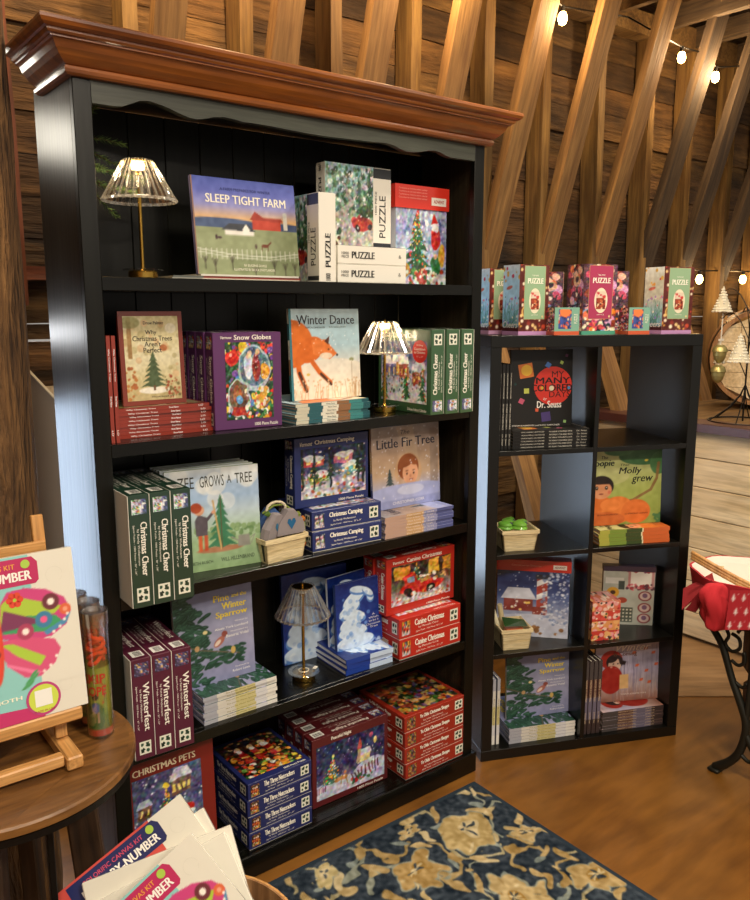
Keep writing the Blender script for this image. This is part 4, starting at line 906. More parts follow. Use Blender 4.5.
# scalloped rail
prof = [(.0397, 1.978), (.085, 1.978), (.105, 1.98), (.125, 1.988), (.145, 1.997), (.165, 2.0), (.19, 1.997), (.215, 1.991), (.24, 1.983), (.262, 1.978), (.28, 1.977), (.3, 1.981), (.325, 1.988), (.35, 1.991), (.375, 1.99), (.4, 1.987)]
prof += [(.43+.0232*i, 1.986+.002*math.cos(i*.4)) for i in range(15)]
prof += [(.80, 1.989), (.83, 1.991), (.86, 1.988), (.885, 1.981), (.905, 1.977), (.93, 1.977), (.955, 1.981), (.985, 1.988), (1.01, 1.991), (1.03, 1.989), (1.05, 1.983), (1.07, 1.979), (Wd-.0397, 1.979)]
mb = MB(); y0, y1, zt = .001, .019, 2.033
for (xa, za), (xb, zb) in zip(prof[:-1], prof[1:]):
    mb.poly([(xa, y0, za), (xb, y0, zb), (xb, y0, zt), (xa, y0, zt)], '404040'); mb.poly([(xa, y1, za), (xa, y1, zt), (xb, y1, zt), (xb, y1, zb)], '404040')
    mb.poly([(xa, y0, za), (xa, y1, za), (xb, y1, zb), (xb, y0, zb)], '404040'); mb.poly([(xa, y0, zt), (xb, y0, zt), (xb, y1, zt), (xa, y1, zt)], '404040')
part('scalloped_rail', mb, W_grey)
# crown moulding, mitred round three sides
cp = [(0, 2.024), (.012, 2.024), (.017, 2.028), (.019, 2.034), (.017, 2.040), (.014, 2.042), (.019, 2.044), (.024, 2.048), (.033, 2.056), (.041, 2.066), (.046, 2.077), (.049, 2.080), (.055, 2.081), (.055, 2.084), (.060, 2.086), (.063, 2.090), (.063, 2.094), (.069, 2.095), (.075, 2.099), (.079, 2.106), (.079, 2.112), (.076, 2.115), (.0, 2.115)]
mb = MB(); yb = .205
rings = []
for o, z in cp: rings.append([(-o, yb, z), (-o, -o, z), (Wd+o, -o, z), (Wd+o, yb, z)])
for a, b in zip(rings[:-1], rings[1:]):
    for k in range(3): mb.poly([a[k], a[k+1], b[k+1], b[k]], 'a06020')
mb.add([r[0] for r in rings], list(range(len(rings)))[::-1], [len(rings)], lin(hx('a06020'))); mb.add([r[3] for r in rings], range(len(rings)), [len(rings)], lin(hx('a06020')))
mb.poly([(0, yb, 2.115), (0, 0, 2.115), (Wd, 0, 2.115), (Wd, yb, 2.115)], 'a06020'); mb.poly([(0, yb, 2.0505), (Wd, yb, 2.0505), (Wd, yb, 2.115), (0, yb, 2.115)], 'a06020')
part('crown_moulding', mb, W_crown)
# ================================================================== cube shelf unit and its contents
KX, KY, KA = 1.2705, .0152, -.4197
ku = thing('cube_shelf', 'black open cube shelf unit two wide and four high beside the bookcase', 'shelf unit', (KX, KY, 0), (0, 0, KA))
kw, kd, kh = .765, .39, 1.465
for n_, (a, b, z0, z1) in {'top_board': (0, kw, 1.427, kh), 'bottom_board': (0, kw, 0, .038)}.items():
    mb = MB(); mb.bbox(a, b, 0, kd, z0, z1, .001); mb.build(n_, K_black, ku)
for a, b in ((0, .038), (kw-.038, kw)):
    mb = MB(); mb.bbox(a, b, 0.0005, kd, .0382, 1.4268, .001); mb.build('side_panel', K_black, ku)
mb = MB(); mb.bbox(.3745, .3905, .001, kd-.001, .0382, 1.4268, .0006); mb.build('middle_divider', K_black, ku)
KZs = [.038, .3893, .7405, 1.0918]
for z in KZs[1:]:
    for a, b in ((.0382, .3743), (.3907, kw-.0382)):
        mb = MB(); mb.bbox(a, b, .001, kd-.001, z-.016, z, .0006); mb.build('shelf', K_black, ku)
ca, sa = math.cos(KA), math.sin(KA)
def KW(o, u, d, z, rz=0):                         # from the unit's own frame to the room
    o.location = (KX+u*ca-d*sa, KY+u*sa+d*ca, z); return o
def k_stand(o, u, d, z, rz=0, lean=0): o.rotation_euler = (R(-lean), 0, KA+R(rz)); return KW(o, u, d, z)
def k_flatbook(o, u, d, z, t, h, rz=0):
    a = R(rz); o.rotation_euler = (R(-90), 0, KA+R(90)+a); return KW(o, u+h*math.cos(a), d+h*math.sin(a), z+t)
def k_side(o, u, d, z, t, rz=0): o.rotation_euler = (0, 0, KA+R(90+rz)); return KW(o, u+t*math.cos(R(rz)), d+t*math.sin(R(rz)), z)
z1, z2, z3, z4 = [z+.0005 for z in KZs]; z5 = kh+.0005
def fn_days(F, w, h):
    F.quad(.0, .0, 1, 1, '1c1a18', .0003)
    def sq(x, y, s, a, c, l=.0006): F.poly([(x+s*math.cos(a+k*math.pi/2)/w, y+s*math.sin(a+k*math.pi/2)/h) for k in range(4)], c, l)
    F.disc(.68, .53, .07, 'd8382c', .0006, 40)
    sq(.24, .73, .036, .95, 'd87838'); F.disc(.25, .735, .02, 'e8b840', .0009)
    for x, y, s, a, c in ((.6, .8, .013, .2, '4a78c0'), (.82, .83, .008, .3, 'a8c060'), (.9, .92, .007, .5, '70406a'), (.25, .47, .013, .8, 'c8d060'), (.17, .34, .013, .3, 'c85a78'), (.07, .56, .006, .1, '1c3c3c'), (.42, .22, .008, .7, 'd86040'), (.57, .13, .024, .9, '4c3c78'), (.88, .06, .007, .6, '90b870')): sq(x, y, s, a, c)
    F.text('MY', .66, .64, .86, .72, '181412', .0); F.text('MANY', .4, .56, .96, .64, '181412', .04); F.text('COLORED', .32, .46, 1.0, .55, '181412', .04); F.text('DAYS', .62, .38, .96, .46, '181412', .0)
    F.disc(.655, .5, .009, 'e8e0c0', .0013); F.disc(.5, .505, .006, 'e0b040', .0013); F.disc(.94, .5, .006, '4a90c8', .0013)
    F.text('by', .52, .34, .58, .38, 'f0ece4', .0, .3); F.text('Dr. Seuss', .42, .245, .82, .335, 'f0ece4', .02); F.text('STEVE JOHNSON and LOU FANCHER', .02, .005, .8, .03, 'e8e4dc', .01)
sp = [('STEVE JOHNSON / LOU FANCHER', .1, .4), ('MY MANY COLORED DAYS', .46, .76), ('Dr. Seuss', .82, .95)]
bd = book('picture_book', 'x', .225, .28, .0098, fn_days, '141312', spinetext=sp, stcol='c8c4b8', group='black books in the top left cube')
for i in range(6):
    o = bd if i == 0 else copy_tree(bd); o['label'] = 'black spined book lying flat in the top left cube, %s of six' % ordname(i, 6); k_flatbook(o, .0955+[0, -.002, .001, 0, .001, -.001][i]*.5, .026, z4+i*.0101, .0098, .278 if False else .28, .4*(i % 2))
for i in range(4):
    o = copy_tree(bd); o['label'] = 'black book standing spine out in the top left cube, %s from left' % ['first', 'second', 'third', 'fourth'][i]; o['group'] = 'black upright books'; k_side(o, .043+i*.0122, .03, z4, .0098); 
o = copy_tree(bd); o['label'] = 'black picture book with red circle and coloured squares on the cover standing in cube'; del o['group']; k_stand(o, .118, .1, z4+.0615, 0, 3)
o.scale = (1.0, 1, .93)
def fn_molly(F, w, h):
    c = Cv(.226, .255, 100).grad('8a9a48', '98a850', 'a8b460', 'b4bc78', 'c0c488').ell(.75, .9, .35, .12, '3c6a3c').ell(.95, .8, .12, .15, '4a7a48').ell(.4, .97, .2, .06, '4a7a48').ell(.25, .65, .3, .12, 'c8c890', a=.5)
    c.line([(.35, .3), (.6, .32), (.85, .45), (.93, .6), (.95, .8)], .04, '8a6a3c').line([(.35, .28), (.62, .3)], .07, '9a5c30')
    c.ell(.12, .2, .26, .2, 'd8702c').ell(.4, .2, .22, .18, 'e07c34').ell(.65, .17, .2, .16, 'd8702c').ell(.2, .08, .3, .1, 'c8642a').ell(.3, .27, .14, .08, 'e8843c')
    c.ell(.17, .52, .17, .14, '241814').ell(.17, .47, .145, .115, 'd89468').rect(.04, .55, .3, .6, '241814').ell(.11, .5, .02, .025, '20140c').ell(.24, .5, .02, .025, '20140c').ell(.11, .505, .008, c='f0f0f0').ell(.24, .505, .008, c='f0f0f0').ell(.17, .42, .03, .01, '8c3c2c').ell(.07, .44, .025, c='d87858').ell(.28, .44, .025, c='d87858').specks(20, (.9, 0, 1, .12), ['4a7a48'], .01, .03).ell(.78, .84, .025, .015, 'e0c040')
    F.art(c.noise(.04, 20))
    F.text('The', .16, .88, .25, .92, '20241c', .01, .2); F.text('Poopie', -.0+.01, .76, .34, .87, '20241c', .02, .2); F.text('That', .42, .78, .55, .81, '20241c', .0, .2); F.text('Molly', .4, .65, .72, .76, '20241c', .015, .2); F.text('grew', .58, .53, .88, .63, '20241c', .01, .2)
    F.text('BY DANA WULFEKOTTE', .12, .13, .4, .15, '6a2c14', .0); F.text('ILLUSTRATED BY CAROLINE', .5, .13, .82, .15, '6a2c14', .0)
MS = [(0, .14, 'a8a848'), (.14, .38, '78903c'), (.38, .6, '3c4c28'), (.6, .62, 'e0d8b0'), (.62, 1, 'c8602c')]
bm = book('picture_book', 'x', .235, .268, .0135, fn_molly, 'b0702c', spseg=MS, group='green and orange books in a flat stack')
for i in range(4):
    o = bm if i == 0 else copy_tree(bm); o['label'] = 'green and orange spined book lying flat in the right cube, %s of four' % ['lowest', 'second from bottom', 'second from top', 'topmost'][i]; k_flatbook(o, .424+[.002, 0, -.003, .001][i], .02, z3+i*.0139, .0135, .268, -1.5)
o = copy_tree(bm); o['label'] = 'picture book with dark haired child on orange pumpkins standing in the cube'; del o['group']; k_stand(o, .41, .075, z3+.0565, -1, 3); o.scale = (1.19, 1, 1)
# berry baskets in the cubes
b2 = berry('berry_basket', 'pale wooden berry basket of green wrapped toys in the left cube', .125, .11, .072, .16); k_stand(b2, .072, .03, z3, -4)
rr = random.Random(5)
def wrapped_toy(u, d, z, s, label, col='6aa83c'):
    r = thing('wrapped_toy', label, 'toy', (0, 0, 0), (0, 0, KA+rr.random()), 'green toys in the berry basket'); KW(r, u, d, z)
    mb = MB(); ng = 14
    mb.lathe([(s*math.sin(math.pi*i/10)*(1+.12*math.sin(i*2.1)), -s*.8*math.cos(math.pi*i/10)+s*.8) for i in range(11)], n=ng, c=col, flute=.08, nfl=3)
    mb.lathe([(s*.55*math.sin(math.pi*i/8), -s*.5*math.cos(math.pi*i/8)+s*.8) for i in range(9)], (s*.9, 0, s*.2), n=12, c=col); mb.build('toy_body', M_wrap, r, True)
    mb = MB()
    mb.tube([(0, -s*.7, s*1.2), (.004, -s*.95, s*1.25)], [s*.25, s*.05], 8, '3c3050'); mb.build('bow', M_felt, r); return r
wrapped_toy(.1, .075, z3+.058, .026, 'green wrapped toy at the left of the cube berry basket')
wrapped_toy(.15, .07, z3+.056, .027, 'green wrapped toy at the right of the cube berry basket', '78b440')
wrapped_toy(.125, .11, z3+.06, .024, 'green wrapped toy at the back of the cube berry basket', '5c9a34')
b3 = berry('berry_basket', 'pale wooden berry basket of rolled goods in front of red topped box', .108, .115, .074, .14); k_stand(b3, .076, .022, z2, -3)
for i, (u, d, c, L, a) in enumerate(((.085, .09, 'e0d8b8', .15, -.35), (.1, .1, 'c8b890', .13, -.2))):
    mb = MB(); mb.tube([(0, 0, 0), (a*L, -.005, L)], .009, 10, c); o = mb.build('paper_roll', M_matte); KW(o, u+.02, d, z2+.012); o.rotation_euler[2] = KA; tag(o, ['cream rolled paper leaning left in the lower berry basket', 'tan rolled paper standing behind the cream one in the basket'][i], 'paper roll', 'rolls in the lower basket')
mb = MB(); mb.poly([(0, 0, 0), (.085, 0, -.006), (.09, .045, .0), (.004, .04, .02)], '3c7a30'); mb.poly([(0, 0, 0), (.004, .04, .02), (.09, .045, 0), (.085, 0, -.006)], '2c5a24'); mb.box(.01, .07, .004, .034, -.03, -.014, 'c86430'); o = mb.build('leaf_packet', M_wrap); KW(o, .088, .03, z2+.086); o.rotation_euler[2] = KA; tag(o, 'green and orange packet lying in the lower berry basket', 'packet')
# red topped house calendar
c = Cv(.2, .23, 90).grad('d0d4e4', 'b0b4cc', '98a0c0', '4a5c94', '24346c', '1c2c60')
c.rect(.1, .38, .5, .56, '8a3c38').poly([(.06, .56), (.55, .56), (.45, .72), (.15, .72)], 'd8dcec').rect(.55, .3, .7, .9, 'a83c34'); [c.poly([(.55, .35+k*.2), (.7, .42+k*.2), (.7, .5+k*.2), (.55, .43+k*.2)], 'e4e4e8') for k in range(3)]
c.rect(.53, .86, .72, .93, '2c3040').specks(8, (.12, .4, .48, .52), ['ffd870', 'f0efe8'], .015, .022).rect(.5, .32, .68, .45, '8a3430').ell(.5, .2, .6, .14, 'c8cce0').specks(10, (.4, .05, .95, .2), ['a87848', '8a6038'], .02, .04).specks(160, (.6, .2, 1, 1), ['d8e0f0', '8a9cc8', '6a80b0', 'f0f4fc'], .01, .025, .7).specks(90, (0, 0, 1, 1), SNOW, .005, .01)
r = thing('gift_box', 'box with snowy house and striped tower picture and red lid in the cube', 'gift box'); mb = MB(); mb.box(0, .225, 0, .045, 0, .25, '8088a8'); mb.face('front', .225, .045, .25).art(c.noise(.06, 20), l=.0004); mb.build('body', M_wrap, r)
mb = MB(); mb.box(-.003, .228, -.004, .049, .245, .285, 'c82c24'); F = Face(mb, (-.003, -.004, .245), (1, 0, 0), (0, 0, 1), .231, .04); F.quad(.76, .25, .94, .65, 'e8e0d8').text('ADVENT', .78, .35, .92, .55, '802018', .01).text('Countdown to Christmas', .2, .45, .6, .6, 'f0a090', .0); mb.build('lid', M_wrap, r); k_stand(r, .115, .17, z2, -24); r.scale = (1.12, 1, 1)
# floral boxes
def cvf(sd): 
    c = Cv(.105, .04, 44, ['c83c34', 'e0985c', 'c84034', 'd8785a'][sd]); c.r = np.random.RandomState(sd)
    c.specks(16, (0, 0, 1, 1), ['e8a0a0', 'f0c8b8', 'd85048', 'e8b070'], .06, .1).specks(14, (0, 0, 1, 1), ['2c2c2c', 'f4e4d0', 'a82c2c', '384838'], .02, .045); return c
for i in range(4):
    r = thing('floral_box', 'small floral printed box in the lower right cube stack, %s' % ['lowest', 'second from bottom', 'second from top', 'topmost under clear film'][i], 'box', group='small floral boxes'); mb = MB(); mb.bbox(0, .106, 0, .1, 0, .0355, .001, 'd87060')
    mb.face('front', .106, .1, .0355).art(cvf(i)); mb.face('leftup', .106, .1, .0355).art(cvf((i+1) % 4)); mb.face('flattop', .106, .1, .0355).art(cvf(i)); mb.build('box_body', M_wrap, r); k_stand(r, .417, .03, z2+i*.0362, -3)
c = Cv(.165, .23, 80, 'b8bcb0').rect(.48, .62, .98, .97, 'c08888').rect(.53, .66, .93, .93, 'ece6dc').specks(26, (.46, .6, 1, .7), ['a83c44', 'd88088', '5a3040'], .02, .04).specks(20, (.46, .9, 1, .98), ['a83c44', '8c4a70'], .02, .035)
for y in (.12, .3, .5): c.ell(.82, y, .13, .085, '8a3c40').ell(.82, y, .1, .065, 'd8c0b8').ell(.82, y+.01, .05, .04, '7c5a78')
c.ell(.2, .55, .12, .09, 'd8a030').ell(.2, .55, .05, c='4a2c18').ell(.38, .42, .1, .05, 'a84430').rect(.25, .05, .6, .3, '50584c')
for k in range(5):
    for j in range(4): c.spot(.28+k*.07, .08+j*.06, .02, 'e0dcc8')
c.rect(0, .93, 1, 1, '4a3850').rect(.05, .7, .4, .8, 'e0e0d8').rect(.3, .6, .42, .75, '3c4844')
r = thing('sticker_pack', 'clear wrapped pack of round and floral stickers standing in lower right cube', 'stationery pack'); mb = MB(); mb.bbox(0, .185, 0, .03, 0, .225, .001, 'a8a898'); mb.face('front', .185, .03, .225).art(c.noise(.03, 15)); mb.build('card_front', M_wrap, r); mb = MB(); mb.box(-.001, .186, -.002, .032, .206, .2255, '3c2c44'); mb.build('header_card', M_wrap, r); k_stand(r, .535, .17, z2, -20)
r = thing('gift_box', 'dark green box standing at the back behind the floral boxes', 'gift box'); mb = MB(); mb.bbox(0, .075, 0, .05, 0, .29, .002, '4a6450'); mb.face('front', .075, .05, .29).text('PUZZLE', .1, .72, .9, .77, 'b8c0a0', .02); mb.build('box_body', M_wrap, r)
mb = MB(); mb.box(.075, .0762, .01, .04, .05, .2, '3c5040'); mb.build('side_label', M_matte, r); k_stand(r, .42, .25, z2, 0)
# sparrow books in the lowest left cube
for i in range(5):
    o = copy_tree(bs); o['group'] = 'sparrow books in the cube'; o['label'] = 'pale spined sparrow book lying flat in the lowest left cube, %s of five' % ordname(i, 5); k_flatbook(o, .115+[0, .002, -.001, .001, 0][i], .025, z1+i*.0115, .0106, .236, 1); o.scale = (1, 1, 1.08)
    o.location = (o.location.x+.018*ca, o.location.y+.018*sa, o.location.z)
for i in range(2):
    o = copy_tree(bs); o['group'] = 'two upright sparrow books'; o['label'] = ['first', 'second'][i]+' of two pale books standing at the left wall of the lowest left cube'; k_side(o, .053+i*.0165, .035, z1, .0106, 0); o.scale = (1, 1, 1.04)
o = copy_tree(bs); o['label'] = 'sparrow on pine branch picture book standing in the lowest left cube'; k_stand(o, .128, .085, z1+.0585, 2, 3); o.scale = (1.05, 1, 1.0)
if 'group' in o: del o['group']
def fn_winter(F, w, h):
    c = Cv(.24, .24, 100).grad('8a5c4c', 'b09c98', 'b0a8c0', 'a8a4bc', 'c8b0b0')
    for k in range(70):
        x = c.r.uniform(.25, 1); c.line([(x, c.r.uniform(0, .4)), (x+c.r.uniform(-.05, .05), c.r.uniform(.6, .95))], .005, ['7c7494', 'd0cad8', '6a6484'][k % 3], .7)
    c.ell(.25, .72, .17, .16, 'a82c24').ell(.3, .68, .13, .13, '2c2024').ell(.3, .63, .1, .115, 'e0beaa').ell(.26, .72, .08, .045, '2c2024', .3).poly([(.36, .72), (.48, .68), (.46, .62), (.38, .64)], '2c2024').ell(.25, .38, .18, .24, '9c241c').rect(.38, .22, .52, .46, 'd8b078').ell(.28, .65, .012, c='281818').ell(.35, .65, .012, c='281818').ell(.32, .57, .02, .009, 'b04848').ell(.25, .6, .02, c='d89a8c')
    for x, y in ((.65, .6), (.8, .5), (.72, .35), (.9, .8), (.78, .88), (.6, .82), (.85, .3), (.95, .6)): c.ell(x, y, .035, .016, 'c8502c', .6).ell(x, y, .03, .014, 'd8683c', -.7)
    F.art(c.noise(.04, 20)); F.text('Winter', .32, .86, .86, .98, 'ece0d4', .01, .4); F.text('Is Coming', .28, .76, .64, .85, '6a4430', .015)
    F.text('TONY JOHNSTON', .4, .1, .8, .13, 'e8dcd0', .0)
WS = [(0, .25, '4a4444'), (.25, .5, '5c3c34'), (.5, .8, '6a6478'), (.8, 1, '3c3030')]
bw = book('picture_book', 'x', .235, .248, .0105, fn_winter, '4a3c3c', spseg=WS, spinetext=[('WINTER IS COMING', .25, .55), ('JOHNSTON', .7, .85)], stcol='d0b898', group='red hood books in a flat stack')
for i in range(7):
    o = bw if i == 0 else copy_tree(bw); o['label'] = 'brown spined book lying flat in the lowest right cube, %s of seven' % ordname(i, 7); k_flatbook(o, .4725+.0015*(i % 2), .02+.001*(i % 3), z1+i*.0109, .0105, .248, .5)
for i in range(4):
    o = copy_tree(bw); o['group'] = 'brown upright books'; o['label'] = 'brown and grey book standing spine out in the lowest right cube, %s from left' % ['first', 'second', 'third', 'fourth'][i]; k_side(o, .4+i*.0175, .022, z1, .0105, 0); o.scale = (1, 1.3, 1.12)
o = copy_tree(bw); o['label'] = 'picture book with girl in red hood standing on stack in lowest right cube'; del o['group']; k_stand(o, .478, .09, z1+.0775, -4, 3); o.scale = (1.07, 1, .9)
# ---- row of gift puzzles on the cube unit
GR, PK = '8fae8a', 'a8395c'
g = []
SC1, SC2, WN, MU = cv_floral(1), cv_floral(4, 'c8ccc0'), cv_wine(3), cv_mural(2)
MU2 = cv_mural(8)
def gp(label, u, d, z, rz, w, dd, h, cover, basec, side, wrap, small=False):
    o = gift_puzzle('puzzle_box', label, w, h, dd, cover, basec, side, wrap, small); k_stand(o, u, d, z, rz); return o
gp('floral sided puzzle box at far left of the row, partly behind the bookcase', .05, .15, z5, 14, .11, .07, .215, GR, 'c89ac0', SC1, WN)
gp('green puzzle box with glass picture and light blue floral side, left of row', .1, .02, z5, 14, .118, .085, .222, GR, 'b98ab8', SC1, WN)
gp('small green square puzzle box left of the pink box', .215, .0, z5, 6, .092, .05, .088, '7cac98', 'c85a38', MU, MU, True)
gp('mural patterned puzzle box standing behind the small box left of the pink one', .295, .11, z5, 62, .07, .1, .205, 'a85068', 'c85a38', MU2, MU)
gp('pink puzzle box in the middle of the row on the cube unit', .32, .015, z5, 10, .135, .085, .226, PK, '4c9a80', MU, MU2)
gp('small green square puzzle box right of the pink box', .48, .0, z5, 8, .085, .05, .088, '7cac98', 'c85a38', MU, MU, True)
gp('mural patterned puzzle box standing behind the small box right of the pink one', .545, .12, z5, 60, .07, .1, .21, 'a85068', 'c85a38', MU2, MU)
gp('green puzzle box with glass picture and grey floral side at right end', .622, .03, z5, 10, .13, .09, .222, GR, 'b98ab8', SC2, WN)
# ================================================================== building shell
YW = .95
def st(o, nm=None): o['kind'] = 'structure'; return o
def planks(x0, x1, zs, holes, y0, rnd):
    mb = MB()
    for za, zb in zip(zs[:-1], zs[1:]):
        cuts = [(x0, x1)]
        for hx0, hx1, hz0, hz1 in holes:
            if za >= hz0-1e-6 and zb <= hz1+1e-6:
                nc = []
                for a, b in cuts:
                    if hx1 <= a or hx0 >= b: nc.append((a, b)); continue
                    if hx0 > a: nc.append((a, hx0))
                    if hx1 < b: nc.append((hx1, b))
                cuts = nc
        for a, b in cuts:
            n = max(1, int((b-a)/.25)); off = rnd.uniform(0, .014); P0 = []; 
            lo = []; hi = []
            for i in range(n+1):
                x = a+(b-a)*i/n
                lo.append((x, za+rnd.uniform(-.002, .006) if zb-za > .05 else za)); hi.append((x, zb+.009 if zb-za > .05 and round(zb, 3) not in (1.444, .3, 2.024) else zb))
            yf = y0+off; tn = rnd.uniform(.62, 1.0); tone = (tn, tn*rnd.uniform(.95, 1), tn*rnd.uniform(.88, 1))
            for i in range(n):
                (xa, a0), (xb, b0) = lo[i], lo[i+1]; (_, a1), (_, b1) = hi[i], hi[i+1]; tb = .012
                mb.poly([(xa, yf, a0), (xb, yf, b0), (xb, yf+tb*.4, b1), (xa, yf+tb*.4, a1)], tone)
                mb.poly([(xa, yf+.03, a0), (xb, yf+.03, b0), (xb, yf, b0), (xa, yf, a0)], tone)
                mb.poly([(xa, yf+tb*.4, a1), (xb, yf+tb*.4, b1), (xb, yf+.03, b1), (xa, yf+.03, a1)], tone)
                mb.poly([(xa, yf+.03, a0), (xa, yf+.03, a1), (xb, yf+.03, b1), (xb, yf+.03, b0)], tone)
            mb.poly([(a, yf, lo[0][1]), (a, yf, hi[0][1]), (a, yf+.03, hi[0][1]), (a, yf+.03, lo[0][1])], tone); mb.poly([(b, yf, lo[-1][1]), (b, yf+.03, lo[-1][1]), (b, yf+.03, hi[-1][1]), (b, yf, hi[-1][1])], tone)
    return mb
zs = [0, .15, .3, .47, .63, .79, .95, 1.1, 1.25, 1.35, 1.444, 1.452, 1.5, 1.64]
z = 1.64
while z < 3.3: z += .128; zs.append(round(z, 3))
WIN = (-.75, 1.9, .3, 1.25)
holes = [WIN, (-.75, .02, 1.444, 1.5), (.02, .32, 1.444, 1.452), (-.5, -.2, 2.024, 2.152)]
planks(-1.6, 7.0, zs, holes, YW, rnd).build('wall_back', W_wall)
st(bpy.data.objects['wall_back'])
# window
wf = MB(); x0, x1, a, b = WIN
for p in ((x0-.05, x1+.05, b, b+.05), (x0-.05, x1+.05, a-.05, a), (x0-.05, x0, a, b), (x1, x1+.05, a, b), (.28, .32, a, b), (-.25, -.22, a, b), (.8, .83, a, b), (1.35, 1.38, a, b)): wf.box(p[0], p[1], YW-.015, YW-.001, p[2], p[3], 'c8c0b0')
w_ = thing('window_1', None, None); w_['kind'] = 'structure'; wf.build('window_frame', W_light, w_)
g_ = MB(); g_.box(x0, x1, YW+.012, YW+.016, a, b); g_.build('window_pane', G_pane, w_)
# floor
mb = MB(); mb.poly([(-2.5, -3.6, 0), (7, -3.6, 0), (7, YW+.05, 0), (-2.5, YW+.05, 0)], '604020'); st(mb.build('floor', W_floor))
mb = MB(); mb.bbox(0, 1.3, 0, 1.12, 0, .004, .001); o = mb.build('trim_1', W_ply); o.location = (2.19, -.36, .0005); o.rotation_euler = (0, 0, 0); st(o)
E2 = Vector((.2, -.155, 0)).normalized()
o.rotation_euler = (0, 0, math.atan2(E2.y, E2.x)); o.location = (2.2, -.1, .0005)
# side walls, ceiling
mb = MB(); mb.box(-1.63, -1.6, -3.6, YW+.03, 0, 3.4); st(mb.build('wall_left', W_plank))
mb = MB(); mb.box(7, 7.03, -3.6, YW+.03, 0, 3.4); st(mb.build('wall_right', W_plank))
mb = MB()
for k in range(22): mb.box(-1.6, 7, YW-.01-.21*(k+1)+.006, YW-.01-.21*k, 3.3+.012*(k % 2), 3.33+.012*(k % 2))
st(mb.build('ceiling', W_plank))
ti = [2]
def beam(p0, p1, a, b, mat, up=(0, 0, 1), name=None, wob=.004, lab=None):
    p0 = Vector(p0); p1 = Vector(p1); d = p1-p0; L = d.length; d.normalize(); u = Vector(up)
    x = u.cross(d); x = x.normalized() if x.length > .01 else Vector((1, 0, 0)); y = d.cross(x)
    mb = MB(); n = max(2, int(L/.25)); V = []
    for i in range(n+1):
        for sx, sy in ((-1, -1), (1, -1), (1, 1), (-1, 1)): V.append((sx*a/2+rnd.uniform(-wob, wob), sy*b/2+rnd.uniform(-wob, wob), L*i/n))
    Lp = []; T = []
    for i in range(n):
        for k in range(4): Lp += [i*4+k, i*4+(k+1) % 4, i*4+4+(k+1) % 4, i*4+4+k]; T.append(4)
    Lp += [3, 2, 1, 0]+[n*4+k for k in range(4)]; T += [4, 4]
    mb.add(V, Lp, T, (.3, .2, .1))
    o = mb.build(name or 'trim_%d' % ti[0], mat); ti[0] += 1
    M = Matrix((x, y, d)).transposed().to_4x4(); M.translation = p0; o.matrix_world = M
    return st(o)
# stud wall: posts, leaning braces, top plate
k = 0
sx = [.08, .48, .89, 1.27, 1.66, 2.08, 2.46, 2.87, 3.28, 3.66, 4.09, 4.5, 4.9, 5.3, 5.7]
for i, x in enumerate(sx):
    blk = x < 2.0
    beam((x, YW-.052, 1.56 if blk else 0), (x, YW-.052, 2.93), .05, .095, W_brown if i == 0 else W_stud, up=(0, 1, 0))
    zt_ = 3.26; sl = .285
    if i == 0: continue
    m_ = W_brace2 if x > 3.2 else W_brace
    xx = x+.052
    beam((xx, YW-.05, 1.72), (xx, YW-.05-.295*(zt_-1.72), zt_), .045, .105, m_, up=(1, 0, 0))
    if x > 2.0: beam((xx, YW-.075, 1.5), (xx, YW-.075-.62*1.0*.9, .06) if x < 2.4 or x > 3.2 else (xx, YW-.4, .7), .045, .1, W_brace, up=(1, 0, 0))
for i, x in enumerate(sx[5:], 5):
    beam((x-.005, YW-.1, 2.99), (x-.005, YW-.9, 2.99), .04, .1, W_brace2 if i > 7 else W_plate, up=(0, 0, 1))
beam((-1.5, YW-.06, 2.975), (6.9, YW-.06, 2.975), .09, .11, W_plate, up=(0, 0, 1))
beam((.0, YW-.03, 1.66), (.5, YW-.03, 1.66), .05, .04, W_brown, up=(0, 0, 1))
# trunk post
mb = MB(); V = []
nz, nn = 26, 26; rt = random.Random(11); jit = [rt.uniform(-.006, .006) for _ in range(nn)]
for i in range(nz):
    z_ = 3.2*i/(nz-1)
    for j in range(nn):
        t = 2*math.pi*j/nn; rr_ = .155+jit[j]+rt.uniform(-.0035, .0035)+.012*math.sin(2*t+z_*1.1); V.append((rr_*math.cos(t), rr_*math.sin(t), z_))
Lp = []; T = []
for i in range(nz-1):
    for j in range(nn): Lp += [i*nn+j, i*nn+(j+1) % nn, (i+1)*nn+(j+1) % nn, (i+1)*nn+j]; T.append(4)
mb.add(V, Lp, T, (.3, .2, .1)); o = mb.build('trunk_post', W_bark, None, True); o.location = (-.245, .18, 0); tag(st(o), 'rough barkless tree trunk post at the left edge', 'post')
# grey leaning board
r = thing('leaning_board', 'grey board with pale edge standing between the trunk post and bookcase', 'board')
mb = MB(); P = [(-.3, .62), (.13, 0), (.155, 0), (.14, 0)]
poly = [(-.02, 0.02), (.112, 0.02), (.112, 1.27), (.02, 1.38), (-.02, 1.38)]
mb.add([(x, .60, z) for x, z in poly]+[(x, .62, z) for x, z in poly], [0, 1, 2, 3, 4, 9, 8, 7, 6, 5, 0, 5, 6, 1, 1, 6, 7, 2, 2, 7, 8, 3, 3, 8, 9, 4, 4, 9, 5, 0], [5, 5, 4, 4, 4, 4, 4], lin(hx('9c8f84')))
mb.build('board_face', M_panelgrey, r)
mb = MB(); mb.tube([(.114, .607, .02), (.114, .607, 1.27), (.02, .607, 1.385)], .008, 6, 'd8d0c4'); mb.build('pale_edge', M_white, r)
